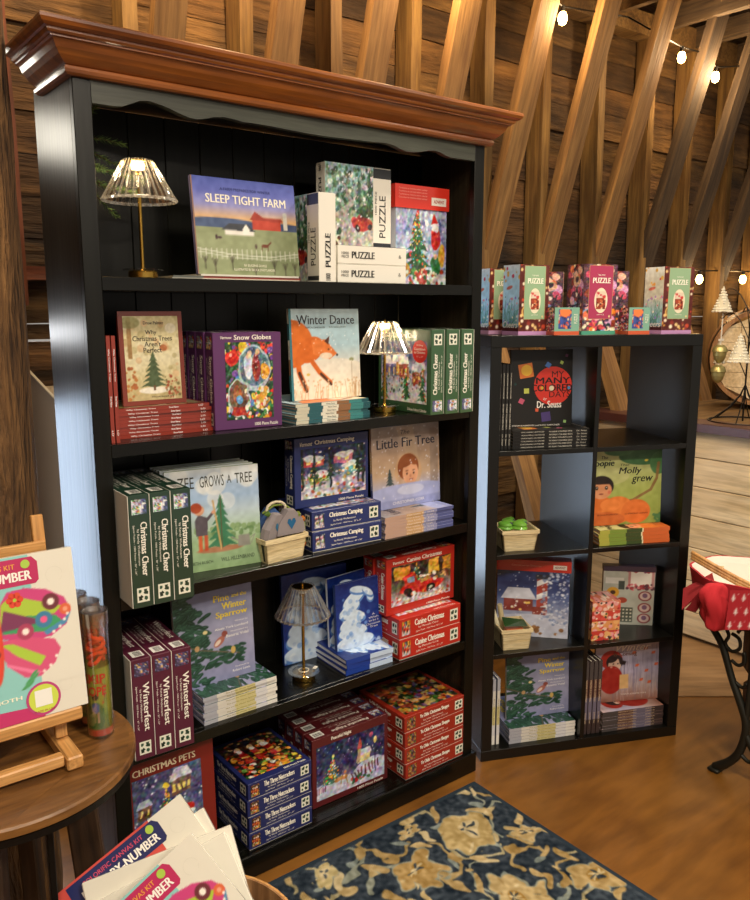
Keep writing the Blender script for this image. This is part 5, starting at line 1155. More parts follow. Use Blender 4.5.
# ================================================================== counter with barrel and ornament rack
ct = thing('counter', 'whitewashed plank counter with dark runner along its top edge', 'counter')
mb = MB(); x0 = 2.8; zc = 1.005; r8 = random.Random(2)
rows = [0.02, .14, .29, .45, .6, .74, .875, zc]
for i, (a, b) in enumerate(zip(rows[:-1], rows[1:])):
    mb.bbox(x0+r8.uniform(0, .003), x0+.02, -2.2, YW-.12, a+.003, b-.001, .002)
mb.build('plank_front', W_light, ct)
mb = MB(); mb.box(x0+.025, 3.75, -2.2, YW-.13, .0, zc-.003); mb.build('carcass', W_plate, ct)
mb = MB(); mb.bbox(x0-.02, 3.8, -2.2, YW-.12, zc, zc+.03, .003); mb.build('countertop', W_plate, ct)
mb = MB(); mb.bbox(x0-.03, x0+.12, -2.2, YW-.125, zc+.0305, zc+.034, .001); mb.bbox(x0-.034, x0-.021, -2.2, YW-.125, zc-.005, zc+.034, .001); 
tag(mb.build('table_runner', M_leather), 'dark maroon runner draped over the counter front edge', 'runner')
# barrel head
zt = zc+.0305
bq = thing('barrel', 'round barrel end with pale staves lying on the counter behind the ornament rack', 'barrel', (3.5, .27, zt+.268), (0, 0, R(-60)))
mb = MB(); nn = 48
for k in range(6):
    a, b = -.23+k*.0767, -.23+(k+1)*.0767-.002
    P = []
    for zz, dr in ((a, 1), (b, 1)):
        P.append((math.sqrt(max(0, .225**2-min(abs(zz), .2249)**2)), zz))
    pts = [(-P[0][0], -.012, P[0][1]), (P[0][0], -.012, P[0][1]), (P[1][0], -.012, P[1][1]), (-P[1][0], -.012, P[1][1])]
    q = [(x, y+.014+.001*(k % 2), z) for x, y, z in pts]
    mb.poly(pts, 'a08060'); mb.poly(q[::-1], 'a08060')
    mb.poly([pts[0], q[0], q[1], pts[1]], 'a08060'); mb.poly([pts[2], q[2], q[3], pts[3]], 'a08060')
mb.build('barrel_head', W_light, bq)
mb = MB(); pr = [(.225, -.03), (.245, -.03), (.262, .14), (.245, .3), (.225, .3), (.225, .02), (.225, -.03)]; V = []
mb.lathe(pr, n=nn); mb.V = [np.c_[v[:, 0], v[:, 2], -v[:, 1]] for v in mb.V]; mb.build('barrel_staves', W_barrel, bq, False)
mb = MB(); mb.lathe([(.2475, .0), (.2535, .03), (.2545, .03), (.249, .0), (.2475, 0)], n=nn); mb.V = [np.c_[v[:, 0], v[:, 2], -v[:, 1]] for v in mb.V]; mb.build('metal_hoop', M_iron, bq)
# rack
rk = thing('ornament_rack', 'black wire ornament rack with curling arms standing on the counter', 'ornament rack', (3.0, .084, zt+.0045))
mb = MB(); mb.tube([(0, 0, .0), (0, 0, .72)], .004, 8, '181410'); mb.build('pole', M_iron, rk)
mb = MB(); mb.tube([(.15*math.cos(t/24*6.283), .15*math.sin(t/24*6.283), .0) for t in range(25)], .004, 6, '181410', False)
mb.build('base_ring', M_iron, rk)
for k in range(6):
    a = k*1.047+.3; mb = MB(); mb.tube([(0, 0, .17), (.02*math.cos(a), .02*math.sin(a), .12), (.07*math.cos(a), .07*math.sin(a), .06), (.15*math.cos(a), .15*math.sin(a), 0)], .003, 6, '181410'); mb.build('base_strut', M_iron, rk)
arms = [((0, .148), .58, 0), ((-.045, .016), .37, .3), ((.1, -.12), .45, .4), ((.03, .15), .3, .1), ((.12, .1), .5, .2), ((-.1, -.1), .42, .15), ((0, .135), .47, 0)]
tips = []
for (ax, ay), az, c_ in arms:
    mb = MB(); P = [(0, 0, az-.1)]
    for t in range(1, 9):
        f = t/8; P.append((ax*f, ay*f, az-.1+math.sin(f*math.pi*.72)*.12))
    P.append((ax*1.06, ay*1.06, P[-1][2]+.006)); mb.tube(P, .0022, 6, '181410'); mb.build('curled_arm', M_iron, rk); tips.append(Vector((3.06+ax*1.0, ay*1.0, zt+P[-2][2])))
def orn_tree(p, s, label):
    r = thing('tree_ornament', label, 'ornament', tuple(p), group=None); mb = MB(); ro = random.Random(int(s*1e4))
    nl = 9
    mb.lathe([(0, 0), (s*.38, -s), (0, -s)], n=20, c='cfc9b2')
    for i in range(nl):
        z0 = -s*(i+1)/nl; R0 = s*.05+s*.36*i/nl; cnt = 5+i*2
        mb.lathe([(0, z0+s*.16), (R0*.7, z0+s*.06), (R0, z0), (R0*.3, z0-s*.01), (0, z0)], n=16, c='d8d2bc', flute=.09, nfl=5+i % 3)
        for k in range(cnt):
            t = ro.uniform(0, 6.28); q = (R0*math.cos(t), R0*math.sin(t), z0)
            mb.lathe([(0, -.005), (.004, -.003), (.005, 0), (.004, .003), (0, .005)], q, 6, 'e8e4d4')
    mb.build('tree_body', M_matte, r, True)
    mb = MB(); mb.tube([(0, 0, 0), (.003, 0, .03), (0, 0, .055)], .0012, 5, 'c8b070'); mb.build('hanger', M_brass, r)
    return r
def bell(p, s, label):
    r = thing('acorn_bell', label, 'ornament', tuple(p)); mb = MB(); mb.lathe([(0, 0), (s*.25, -.0), (s*.46, -s*.16), (s*.54, -s*.38), (s*.56, -s*.5), (s*.5, -s*.55)], n=28); mb.build('bell_cap', M_brassold, r, True)
    mb = MB(); mb.lathe([(s*.5, -s*.52), (s*.47, -s*.8), (s*.36, -s*1.1), (s*.16, -s*1.33), (0, -s*1.38)], n=28); mb.build('bell_body', M_brassold, r, True)
    mb = MB(); mb.tube([(0, 0, -.002), (0, 0, .02)], .0035, 6, 'd8d0c0'); mb.build('cord', M_cloth, r); return r
def ribbon(p, L, label):
    mb = MB(); mb.box(-.004, .004, -.001, .001, -L, 0, 'e4ddd0'); mb.box(-.018, .018, -.003, .003, -L*.95, -L*.88, 'e4ddd0'); o = mb.build('ribbon', M_cloth); o.location = p; tag(o, label, 'ribbon'); return o
RX, RY = 3.0, .084
def at_tip(x, y, z): return Vector((x, y, z))
orn_tree(at_tip(3.0, .222, 1.649), .112, 'white bumpy tree ornament hanging highest at the left of the rack')
orn_tree(at_tip(2.955, .1, 1.438), .125, 'white bumpy tree ornament hanging in front of the barrel end')
orn_tree(at_tip(3.03, .235, 1.36), .06, 'small white bumpy ornament half hidden behind the brass bells')
ribbon((3.0, .217, 1.53), .135, 'white ribbon between the upper tree ornament and brass bells')
bell((3.0, .219, 1.383), .062, 'upper of two brass acorn bells hanging from the ribbon')
bell((3.0, .22, 1.29), .062, 'lower of two brass acorn bells hanging from the ribbon')

# ================================================================== old school desk with red lined basket
tm = thing('school_desk', 'old wooden school desk with scrolled cast iron leg at the right edge', 'desk')
def scroll(P, r):
    rs_ = r if isinstance(r, list) else [r]*len(P); Q = []; q = []
    for i in range(len(P)-1):
        p0, p1, p2, p3 = P[max(i-1, 0)], P[i], P[i+1], P[min(i+2, len(P)-1)]
        for t in (0, .25, .5, .75):
            Q.append(tuple(.5*(2*p1[k]+(p2[k]-p0[k])*t+(2*p0[k]-5*p1[k]+4*p2[k]-p3[k])*t*t+(3*p1[k]-p0[k]-3*p2[k]+p3[k])*t**3) for k in (0, 1))); q.append(rs_[i]*(1-t)+rs_[i+1]*t)
    Q.append(P[-1]); q.append(rs_[-1]); mb.tube([(X, y, z) for y, z in Q], q, 8, '202018')
mb = MB(); mb.bbox(1.85, 2.5, -1.1, -.415, .548, .572, .004); mb.build('desk_top', W_mach, tm)
mb = MB(); mb.bbox(1.875, 2.48, -.9, -.55, .36, .547, .03); mb.bbox(1.885, 2.48, -.88, -.557, .215, .355, .03); mb.build('wooden_panel', W_mach, tm)
for X in (1.865, 2.45):
    mb = MB()
    scroll([(-.42, .545), (-.425, .53), (-.46, .5), (-.5, .45), (-.525, .39), (-.545, .34), (-.57, .29), (-.6, .22), (-.6, .16), (-.585, .1), (-.56, .06), (-.53, .03), (-.505, .014)], [.008, .01, .011, .012, .012, .012, .013, .014, .014, .014, .014, .016, .013])
    scroll([(-.6, .545), (-.605, .4), (-.6, .2)], .01)
    scroll([(-.47, .53), (-.5, .52), (-.52, .49), (-.51, .46), (-.535, .44), (-.56, .46), (-.555, .49), (-.53, .5)], .006)
    scroll([(-.59, .53), (-.56, .525), (-.55, .51)], .006); scroll([(-.535, .41), (-.56, .4), (-.58, .42), (-.575, .45)], .006); scroll([(-.555, .34), (-.58, .33), (-.595, .35)], .006)
    scroll([(-.6, .18), (-.64, .12), (-.68, .09), (-.72, .07), (-.78, .05), (-.83, .014)], .012); scroll([(-.59, .1), (-.62, .085), (-.65, .1)], .007)
    mb.bbox(X-.02, X+.02, -.53, -.49, .0005, .014, .004); mb.bbox(X-.02, X+.02, -.85, -.81, .0005, .014, .004); mb.build('cast_iron_leg', M_castiron, tm, True)
bk_ = thing('lined_basket', 'basket lined with red cloth printed with white trees standing on desk', 'basket', (1.925, -.54, .5735), (0, 0, R(-38)))
mb = MB(); mb.lathe([(0, .002), (.12, .002), (.155, .1), (.15, .1), (.115, .008), (0, .008)], n=28); mb.build('woven_body', W_chip, bk_)
def cloth(w, h):
    c = Cv(w, h, 70, 'b0202c')
    nx = int(w/.03); ny = int(h/.034)
    for i in range(nx):
        for j in range(ny+1):
            x = (i+.5+.4*(j % 2))/nx; y = (j+.4)/ny; a = .011/w
            c.line([(x, y-.011/h), (x, y+.011/h)], .004/w*.8, 'f0e4e0'); c.ell(x, y-.003/h, a*.55, .004/h, 'f0e4e0'); c.ell(x, y+.004/h, a*.35, .004/h, 'f0e4e0'); c.spot(x+.4/nx, y+.012/h, .0016/w, 'f0e4e0')
    return c
mb = MB(); F = Face(mb, (-.145, -.176, -.0), (1, 0, 0), (0, -.12, .993), .31, .135); F.art(cloth(.31, .135)); mb.build('front_flap', M_cloth, bk_)
mb = MB(); mb.add([(-.165, -.1, .135), (-.225, -.06, .02), (-.195, -.075, .018), (-.15, -.095, .12)], range(4), [4], lin(hx('8c1c26'))); mb.add([(-.165, -.1, .135), (-.15, -.095, .12), (-.12, .0, .125), (-.2, .03, .06), (-.235, -.06, .02)], range(5), [5], lin(hx('9c2028'))); mb.build('side_flap', M_cloth, bk_)
mb = MB(); mb.lathe([(.158, .02), (.172, .1), (.178, .128), (.17, .128), (.15, .11), (.11, .012), (0, .0095)], n=40, flute=.035, nfl=7, c='a8202c', cols=['a8202c', 'b02430', 'b02430', 'd8d0c4', 'e0d8cc', 'e0d8cc']); mb.build('cloth_liner', M_cloth, bk_, True)
mb = MB()
V = []; na, nb2 = 32, 16
for i in range(nb2+1):
    ph = math.pi*i/nb2
    for j in range(na):
        t = 2*math.pi*j/na; rr_ = math.sin(ph)**.7*(1+.16*math.sin(2*t+3*ph)+.1*math.sin(5*t-4*ph)+.06*math.sin(9*t+ph*2)); V.append((-.155+.048*rr_*math.cos(t)+.02*math.cos(ph)*math.sin(ph), -.125+.03*rr_*math.sin(t), .055-.078*math.cos(ph)))
Lp = []; T = []
for i in range(nb2):
    for j in range(na): Lp += [i*na+j, i*na+(j+1) % na, (i+1)*na+(j+1) % na, (i+1)*na+j]; T.append(4)
mb.add(V, Lp, T, lin(hx('b8202a')))
mb.build('cloth_fold', M_cloth, bk_, True)
mb = MB(); hp = [(-.205, -.03, .205), (-.15, -.06, .175), (-.08, -.1, .14), (.0, -.14, .105), (.06, -.17, .085)]
for d_ in (0, .012, .024): mb.tube([(x, y, z-d_*.8) for x, y, z in hp], .0062, 8, 'd8b878')
mb.build('wooden_handle', W_beech, bk_, True)
mb = MB(); mb.bbox(0, .09, 0, .012, 0, .15, .002, 'c8a878'); mb.bbox(.0, .06, -.004, -.0005, .03, .1, .0005, '4a3838'); o = mb.build('wooden_sign', M_plain); o.location = (1.97, -.63, .585); o.rotation_euler = (0, R(8), R(-38)); tag(o, 'tan and brown card standing inside the red lined basket', 'card')
# ================================================================== rug
rw, rl = 1.28, 1.7
c = Cv(rw, rl, 330, '2e3843'); rg = np.random.RandomState(12)
c.warp(.05, 14); c.warp(.022, 40)
BG = ['ab9364', 'a08655', 'b8a274', 'c4b48c']
def leaf(x, y, s, a, col): c.ell(x, y, s, s*.42*c.ar, col, a)
def flower(x, y, s, col, inner='96743e', petals=6, rot=0):
    for q, cc in ((1.16, '8b9184'), (1, col)):
        for k in range(petals):
            a = rot+k*6.283/petals; c.ell(x+s*.62*math.cos(a), y+s*.62*math.sin(a)*c.ar, s*.46*q, s*.36*q*c.ar, cc, a)
        c.ell(x, y, s*.6*q, s*.6*q*c.ar, cc)
    c.ell(x, y, s*.42, s*.4*c.ar, inner)
    for k in range(petals+2):
        a = rot+.3+k*6.283/(petals+2); c.line([(x, y), (x+s*.3*math.cos(a), y+s*.3*math.sin(a)*c.ar)], .006, '39424a' if k % 2 else 'c4b48c')
        c.ell(x+s*.82*math.cos(a), y+s*.82*math.sin(a)*c.ar, s*.12, s*.07*c.ar, BG[(k+1) % 4], a)
for i in range(9):
    for j in range(12):
        x = (i+.5+(.5 if j % 2 else 0))/9; y = (j+.5)/12; t0 = (i*5+j*3) % 7
        P = [(x+.05*math.cos(t*.7+t0), y+.038*math.sin(t*.7+t0)) for t in range(6)]; c.line(P, .009, ['8b9184', 'a08a5c', 'a39a78'][(i+j) % 3])
        for q in range(3): leaf(x+.05*math.cos(q*2.1+t0), y+.038*math.sin(q*2.1+t0), .024, q*2.1+t0+.8, BG[(i+j+q) % 4])
        leaf(x+.02, y-.02, .02, t0, '7f8a86'); leaf(x-.03, y+.03, .016, t0+1, 'b8a274')
FL = [(.84, .9, .052, 'b09a68'), (.66, .87, .05, 'a98c58'), (.78, .73, .062, 'b8a274'), (.95, .68, .05, 'ab9364'), (.54, .7, .09, 'a5894e'), (.38, .87, .05, 'b8a274'), (.2, .8, .055, 'b0a078'), (.62, .56, .05, 'c0b48c'), (.88, .5, .055, 'b0955c'), (.72, .42, .05, 'b39a68'), (.3, .6, .055, 'b8a070'), (.5, .48, .06, 'a88e5a'), (.95, .85, .03, 'b8a274'), (.12, .93, .03, 'a89468'), (.5, .95, .028, 'b8a878'), (.74, .965, .026, 'b8a070')]
for x, y, s_, col in FL: flower(x, y, s_, col, ['9a7a40', 'a07c3e', 'c4b48c'][int(x*10) % 3], 7 if s_ > .05 else 5, x*7)
for x, y, s_, col in FL: flower(1-x, .95*(1-y)*.9, s_, col, '8a6834', 6, x*5)
c.specks(1500, (0, 0, 1, 1), ['46535c', '222c36', 'c8b890', '8c7a50', '9aa094'], .0015, .0035, .5)
c.noise(.1, 120).noise(.05, 25)
c.X, c.Y = c.X0, c.Y0
c.rect(0, 0, .012, 1, '2c3843').rect(.988, 0, 1, 1, '2c3843').rect(0, .99, 1, 1, '2c3843')
mb = MB(); mb.bbox(0, rw, 0, rl, 0, .011, .003, '2c3640'); mb.face('flattop', rw, rl, .011).art(c, l=.0003)
M_rug = printmat('wool_pile', .95, bump=(420, .9, .004), spec=.1)
o = mb.build('rug', M_rug); o.location = (1.158-rw, -.066-rl, .0006); tag(o, 'navy wool rug with beige and gold floral scrolls on the wood floor', 'rug')
# ================================================================== round table, easel, tubes
TX, TY, TZ, TR = -.283, -.227, .7, .243
rt_ = thing('round_table', 'small round wooden table with dark metal edge at the left', 'table', (TX, TY, 0))
mb = MB(); mb.lathe([(0, TZ-.028), (TR-.012, TZ-.028), (TR-.012, TZ-.022)], n=72); mb.lathe([(TR-.006, TZ-.022), (TR, TZ-.018), (TR, TZ-.004), (TR-.003, TZ), (0, TZ)], n=72)
# parquet wedges are separate boards flush in the top
mb.build('table_top', W_table, rt_)
mb = MB()
for k in range(8):
    a0 = k*math.pi/4+.4; V = [(0, 0, TZ+.0003)]+[((TR-.012)*math.cos(a0+j*math.pi/4/8), (TR-.012)*math.sin(a0+j*math.pi/4/8), TZ+.0003) for j in range(9)]
wedge = []
for k in range(6):
    mb = MB(); th = TR-.012; y0_, y1_ = -th+k*th/3+.0006, -th+(k+1)*th/3-.0006
    n_ = 8; lo = []; up_ = []
    P = []
    for j in range(n_+1):
        y = y0_+(y1_-y0_)*j/n_; P.append((math.sqrt(max(1e-6, th*th-y*y)), y))
    Q = [(x, y, TZ+.0008) for x, y in P]+[(-x, y, TZ+.0008) for x, y in P[::-1]]
    mb.poly(Q, '806030'); mb.V[0] = mb.V[0]@np.array([[.8, .6, 0], [-.6, .8, 0], [0, 0, 1]]); mb.build('top_plank', W_table, rt_)
mb = MB(); mb.lathe([(TR-.013, TZ-.036), (TR-.004, TZ-.036), (TR-.004, TZ-.0225), (TR-.013, TZ-.0225), (TR-.013, TZ-.036)], n=72); mb.build('metal_band', M_iron, rt_)
def lbar(p0, p1, a, b, mat, nm, parent, up=(0, 0, 1)):
    p0 = Vector(p0); p1 = Vector(p1); d = p1-p0; L = d.length; d.normalize(); x = Vector(up).cross(d); x = x.normalized() if x.length > .01 else Vector((1, 0, 0)); y = d.cross(x)
    m_ = MB(); m_.bbox(-a/2, a/2, -b/2, b/2, 0, L, min(a, b)*.12); o = m_.build(nm, mat, parent); M = Matrix((x, y, d)).transposed().to_4x4(); M.translation = p0; o.matrix_local = M; return o
for k, (ax, ay) in enumerate(((.13, -.05), (-.06, -.14), (-.14, .06), (.06, .13))):
    lbar((ax*1.25, ay*1.25, .0), (ax*.9, ay*.9, TZ-.037), .06, .035, W_leg, 'wooden_leg', rt_, (ay, -ax, 0))
lbar((.03, -.17, .0), (.03, -.17, TZ-.037), .012, .012, M_iron, 'metal_rod', rt_)
# easel
ez = TZ+.0012
es = thing('table_easel', 'small beech table easel holding the moth canvas', 'easel', (-.3, -.23, ez), (0, 0, R(0)))
for s in (-1, 1):
    lbar((s*.112, -.13, .014), (s*.112, .12, .014), .03, .026, W_beech, 'foot', es)
    lbar((s*.112, -.045, .03), (s*.112, .02, .46), .022, .014, W_beech, 'upright', es, (0, 1, 0))
lbar((-.095, -.11, .02), (.095, -.11, .02), .022, .022, W_beech, 'front_crossbar', es)
lbar((-.12, -.0, .40), (.12, -.0, .40), .012, .026, W_beech, 'upper_crossbar', es)
lbar((-.15, -.068, .086), (.145, -.068, .086), .03, .026, W_beech, 'ledge', es, (0, 0, 1))
lbar((0, -.02, .1), (0, .035, .5), .026, .014, W_beech, 'mast', es, (0, 1, 0))
lbar((.06, -.0, .03), (.06, .05, .3), .012, .012, W_beech, 'rear_strut', es, (0, 1, 0))
def kit_art(F, w, h, band, teal, moth=True, colors=None):
    F.quad(0, 0, 1, 1, 'dedacc', .0003)
    F.quad(0, 0, .74, 1, teal, .0006)
    if moth:
        c = Cv(w, .62*h, 130, 'dedacc').rect(0, 0, .742, 1, teal)
        for sg in (1, -1):
            def m_(P): return [(.5+sg*(x-.5), y) for x, y in P]
            c.poly(m_([(.53, .55), (.55, .85), (.6, .97), (.7, .98), (.82, .93), (.92, .82), (.955, .68), (.92, .55), (.82, .46), (.7, .47), (.6, .5)]), 'c8407c')
            c.poly(m_([(.53, .52), (.7, .5), (.84, .43), (.87, .33), (.83, .2), (.74, .1), (.65, .12), (.57, .25), (.53, .4)]), 'd2507a')
            c.poly(m_([(.54, .62), (.56, .86), (.62, .93), (.9, .74), (.86, .68)]), 'a8c43c').poly(m_([(.55, .58), (.58, .74), (.86, .66), (.9, .58), (.8, .52)]), '3c9a62').poly(m_([(.54, .6), (.57, .8), (.8, .62)]), '7a3458')
            c.poly(m_([(.54, .48), (.6, .47), (.78, .28), (.74, .2), (.62, .34)]), 'a8c83c').poly(m_([(.55, .3), (.75, .14), (.72, .12), (.56, .26)]), 'e878a0')
            for x, y, r, col, inn in ((.84, .8, .05, '6a2c34', 'f4ece0'), (.92, .7, .035, 'd8643c', 'e8a080'), (.79, .64, .05, '3c7ca0', 'e85a8c'), (.68, .56, .048, 'a83c5c', 'f8e8e0')): c.ell(.5+sg*(x-.5), y, r, None, col).ell(.5+sg*(x-.5), y, r*.42, None, inn)
            c.poly(m_([(.8, .48), (.92, .56), (.95, .66), (.9, .6), (.78, .52)]), '4a88b0')
            for x, y in ((.84, .5), (.88, .54), (.91, .6), (.93, .65), (.8, .18), (.76, .14), (.84, .26), (.7, .13)): c.ell(.5+sg*(x-.5), y, .009, None, 'f4ece0')
        c.ell(.5, .5, .05, .4, 'd8442c').ell(.5, .6, .03, .06, 'e8883c').ell(.5, .4, .03, .05, '6a2c34').ell(.5, .85, .04, .07, 'c83c8c')
        for k in range(5): c.ell(.64+.02*(k % 2)+.015*k, .02+.03*k, .03, .014, '4a9a5c', .7)
        F.art(c, 0, .19, 1, .81, .0009)
    else:
        for k, col in enumerate(colors or ['d84c3c', 'e89a3c', 'e8c040', '58a0c8', '3c6ab0']): F.poly([(.1+k*.11, .3), (.21+k*.11, .3), (.21+k*.11, .78), (.1+k*.11, .72)], col, .0009)
        F.disc(.62, .5, .04, '2c6a9a', .0011); F.disc(.68, .44, .035, '4a9a6a', .0012); F.disc(.6, .38, .03, '28505a', .0013)
    F.poly([(.1, .82), (.77, .82), (.79, .84), (.79, .95), (.76, .985), (.1, .985)], band, .0011)
    F.text('COLORIFIC CANVAS KIT', .2, .925, .66, .955, 'e8a83c' if band != '20285c' else 'd8506c', .01, l=.0016); F.text('PAINT-BY-NUMBER', .17, .848, .75, .905, 'f4f0e8', .035, l=.0016)
    F.disc(.72, .945, .008, 'a8c84c', .0018)
    for k in range(6): F.disc(.64+.018*math.cos(k*1.047)/w*.5, .74+.018*math.sin(k*1.047)/h*.5, .006, 'd8442c', .0012)
    F.poly([(0, 0), (.74, 0), (.74, .07), (0, .12)], 'c02c68', .0012); F.text("MAJESTIC MOTH" if moth else 'BRIGHT BLOOMS', .2, .13, .62, .16, 'f4f0d8', .03, l=.0015)
    F.disc(.74, .11, .031, 'b83c78', .0016, 30); F.disc(.74, .11, .0265, 'c8d84c', .0018, 30); F.quad(.69, .065, .79, .165, 'ecebe4', .0021); F.text('MADE IN USA', .68, .03, .8, .042, 'a82c3c', .01, l=.0022)
    for (x, y, s) in ((.88, .85, .05), (.9, .3, .05), (.88, .16, .04), (.93, .5, .03)):
        F.poly([(x+s*(1+.0)*math.cos(t*.35)/1, y+s*math.sin(t*.35)) for t in range(18)]+[(x+s*.97*math.cos(-t*.35), y+s*.97*math.sin(-t*.35)) for t in range(-17, 1)], 'd0ccbe', .0006)
def kit(name, label, w, h, band, teal, moth, cat='paint kit', group=None, plain=False):
    r = thing(name, label, cat, group=group); mb = MB(); mb.bbox(0, w, 0, .016, 0, h, .002, 'dedacc'); (kit_art(mb.face('front', w, .016, h), w, h, band, teal, moth) if not plain else None); mb.build('wrapped_canvas', M_wrap, r)
    return r
o = kit('paint_kit', 'shrink wrapped paint by number canvas of a pink moth standing on easel', .305, .305, 'b8285c', '8cc8c4', True); o.location = (-.448, -.31, ez+.1); o.rotation_euler = (R(-8.3), R(0), R(0))
# skip rope tubes
def tube(x, y, label, full=True):
    r = thing('skip_rope_tube', label, 'toy tube', (x, y, TZ+.0015), (0, 0, 0), 'clear skip rope tubes'); H = .262; rr = .0255
    mb = MB(); mb.lathe([(0, 0), (rr, 0), (rr, H), (rr-.0008, H), (rr-.0008, .002), (0, .002)], n=36); mb.build('clear_tube', G_tube, r, True)
    mb = MB(); mb.lathe([(rr+.0012, H-.028), (rr+.0012, H+.001), (rr-.002, H+.001), (rr-.002, H-.005), (0, H-.006)], n=36); mb.build('clear_cap', G_cap, r, True)
    mb = MB(); n = 40; c = Cv(.16, .13, 90).grad('4a6a28', '8ca838', 'a8b848', '98ac40').ell(.5, .3, .12, .2, '3c7a38').ell(.5, .58, .04, .05, '302018').ell(.5, .42, .045, .08, '3c6ab8').rect(.47, .2, .49, .36, 'd8a888').rect(.52, .2, .54, .36, 'd8a888').rect(0, 0, 1, .1, 'c83c28').line([(.4, .5), (.36, .75), (.5, .85), (.64, .72), (.6, .48)], .012, 'd83c2c')
    B = c.noise(.05, 12).out()[:, ::2]; mh, nn_ = B.shape[:2]; V = []
    z0, z1_ = .006, .15; ca_ = -2.2
    for j in range(mh):
        for i in range(nn_):
            t = ca_-math.pi+2*math.pi*i/(nn_-1); V.append(((rr-.0012)*math.cos(t), (rr-.0012)*math.sin(t), z0+(z1_-z0)*j/(mh-1)))
    idx = np.arange(mh*nn_).reshape(mh, nn_); Q = np.stack([idx[:-1, :-1], idx[:-1, 1:], idx[1:, 1:], idx[1:, :-1]], -1).reshape(-1); mb.add(V, Q, np.full(len(Q)//4, 4), B.reshape(-1, 3)[Q])
    for txt, za in (('SKIP', .118), ('ROPE', .092)):
        TV, lp, tt = text_mesh(txt, .03, 0); w_ = .048
        P = [((rr-.0006)*math.cos(ca_-w_/2/rr+a*w_/rr), (rr-.0006)*math.sin(ca_-w_/2/rr+a*w_/rr), za+b*.02) for a, b in TV]; mb.add(P, lp, tt, lin(hx('c83020')))
    mb.build('paper_label', M_print, r)
    mb = MB(); P = []
    for i in range(90):
        t = i*.42; rad = .013+.004*math.sin(i*.9); P.append((rad*math.cos(t), rad*math.sin(t), .155+.055*(i/90)+.006*math.sin(i*.55)))
    mb.tube(P, .0042, 7, 'f04a1c'); mb.build('coiled_rope', M_felt, r, True)
    return r
tube(-.105, -.256, 'clear skip rope tube nearest the camera, its label showing')
tube(-.1, -.196, 'clear skip rope tube in the middle behind the nearest one')
tube(-.107, -.136, 'clear skip rope tube rearmost of the three on round table')
# ================================================================== basket of kits
bx, by = -.055, -.56
bk2 = thing('round_basket', 'round split wood basket on the floor holding paint kits', 'basket', (bx, by, 0))
mb = MB(); n = 40
prof_ = [(.0, .004), (.15, .004), (.158, 0), (.162, .004), (.175, .2), (.19, .4), (.186, .4), (.17, .2), (.155, .01), (0, .01)]
mb.lathe(prof_, n=n); mb.build('split_wood_body', W_barrel, bk2)
for z_ in (.385, .2, .03):
    rr_ = .16+.03*z_/.4; mb = MB(); mb.lathe([(rr_+.001, z_-.015), (rr_+.006, z_-.015), (rr_+.006, z_+.015), (rr_+.001, z_+.015), (rr_+.001, z_-.015)], n=n); mb.build('wooden_hoop', W_beech, bk2)
Rt = Vector((.791, -.612, 0)); Bk = Vector((.612, .791, 0)); Up = Vector((0, 0, 1))
def place_kit(o, P, roll, tilt, yaw, w):
    # P is where the kit's top right corner sits; it leans back by tilt and is rolled by roll
    cy_, sy_ = math.cos(R(yaw)), math.sin(R(yaw)); r0 = Rt*cy_+Bk*sy_; b0 = -Rt*sy_+Bk*cy_
    v0 = Up*math.cos(R(tilt))+b0*math.sin(R(tilt)); u = r0*math.cos(R(roll))+v0*math.sin(R(roll)); v = -r0*math.sin(R(roll))+v0*math.cos(R(roll)); nb_ = v.cross(u)
    yv = -(u.cross(v)); yv = -yv if False else yv
    M = Matrix((u, -u.cross(v)*-1 if False else v.cross(u)*1.0, v)).transposed()
    # local y must be z cross x of (u, y, v): y = v x u
    M = Matrix((u, v.cross(u), v)).transposed().to_4x4(); M.translation = Vector(P)-u*w-v*w; o.matrix_world = M; return o
KS = .29
ks = [('20285c', 'c84c44', False, (-.005, -.40, .6), 36, 28, 6, 'paint kit with navy title band at the back of the round basket'),
      ('b8285c', '8cc8c4', True, (-.035, -.515, .592), 40, 28, 6, 'paint kit with pink title band in front in the round basket'),
      ('b8285c', '8cc8c4', True, (.04, -.5, .552), 24, 28, 6, 'paint kit with plain white side showing right of the pink banded one'),
      ('20285c', '8cc8c4', False, (.058, -.49, .555), 17, 28, 6, 'paint kit standing steeply at the right rim of the round basket'),
      ('b8285c', 'e8c878', False, (.03, -.43, .572), 29, 28, 6, 'paint kit mostly hidden between the navy banded and the right ones')]
for band, teal, moth, P, roll, tilt, yaw, lab in ks:
    o = kit('paint_kit', lab, KS, KS, band, teal, moth, group='paint kits in the basket', plain='banded' in lab or 'steeply' in lab); place_kit(o, P, roll, tilt, yaw, KS)
# ================================================================== ornaments on the rack, string lights
# string lights
def bulb(x, y, z, label, glow=True, e=6):
    r = thing('string_light_bulb', label, 'light bulb', (x, y, z)); mb = MB()
    mb.lathe([(0, -.05), (.014, -.042), (.02, -.025), (.017, -.006), (.009, .006), (0, .008)], n=16); mb.build('glass_globe', M_bulb, r, True)
    mb = MB(); mb.lathe([(0, .03), (.009, .03), (.011, .0), (0, .0)], n=12); mb.build('socket', M_iron, r); plight(x, y-.07, z-.035, e, (1, .7, .38), .03); return r
B1 = [(2.25, .6, 2.765, 'lit string bulb high above the bookcase right end'), (3.135, .6, 2.768, 'lit string bulb left of the pair near the top right corner'), (3.445, .6, 2.729, 'lit string bulb right of the pair near the top right corner')]
for x, y, z, l in B1: bulb(x, y, z, l, e=9)
for x, y, z, l in ((3.86, .86, 1.74, 'lit string bulb just right of the end puzzle box'), (4.35, .86, 1.75, 'lit string bulb behind the hanging tree ornament')): bulb(x, y, z, l, e=2.2)
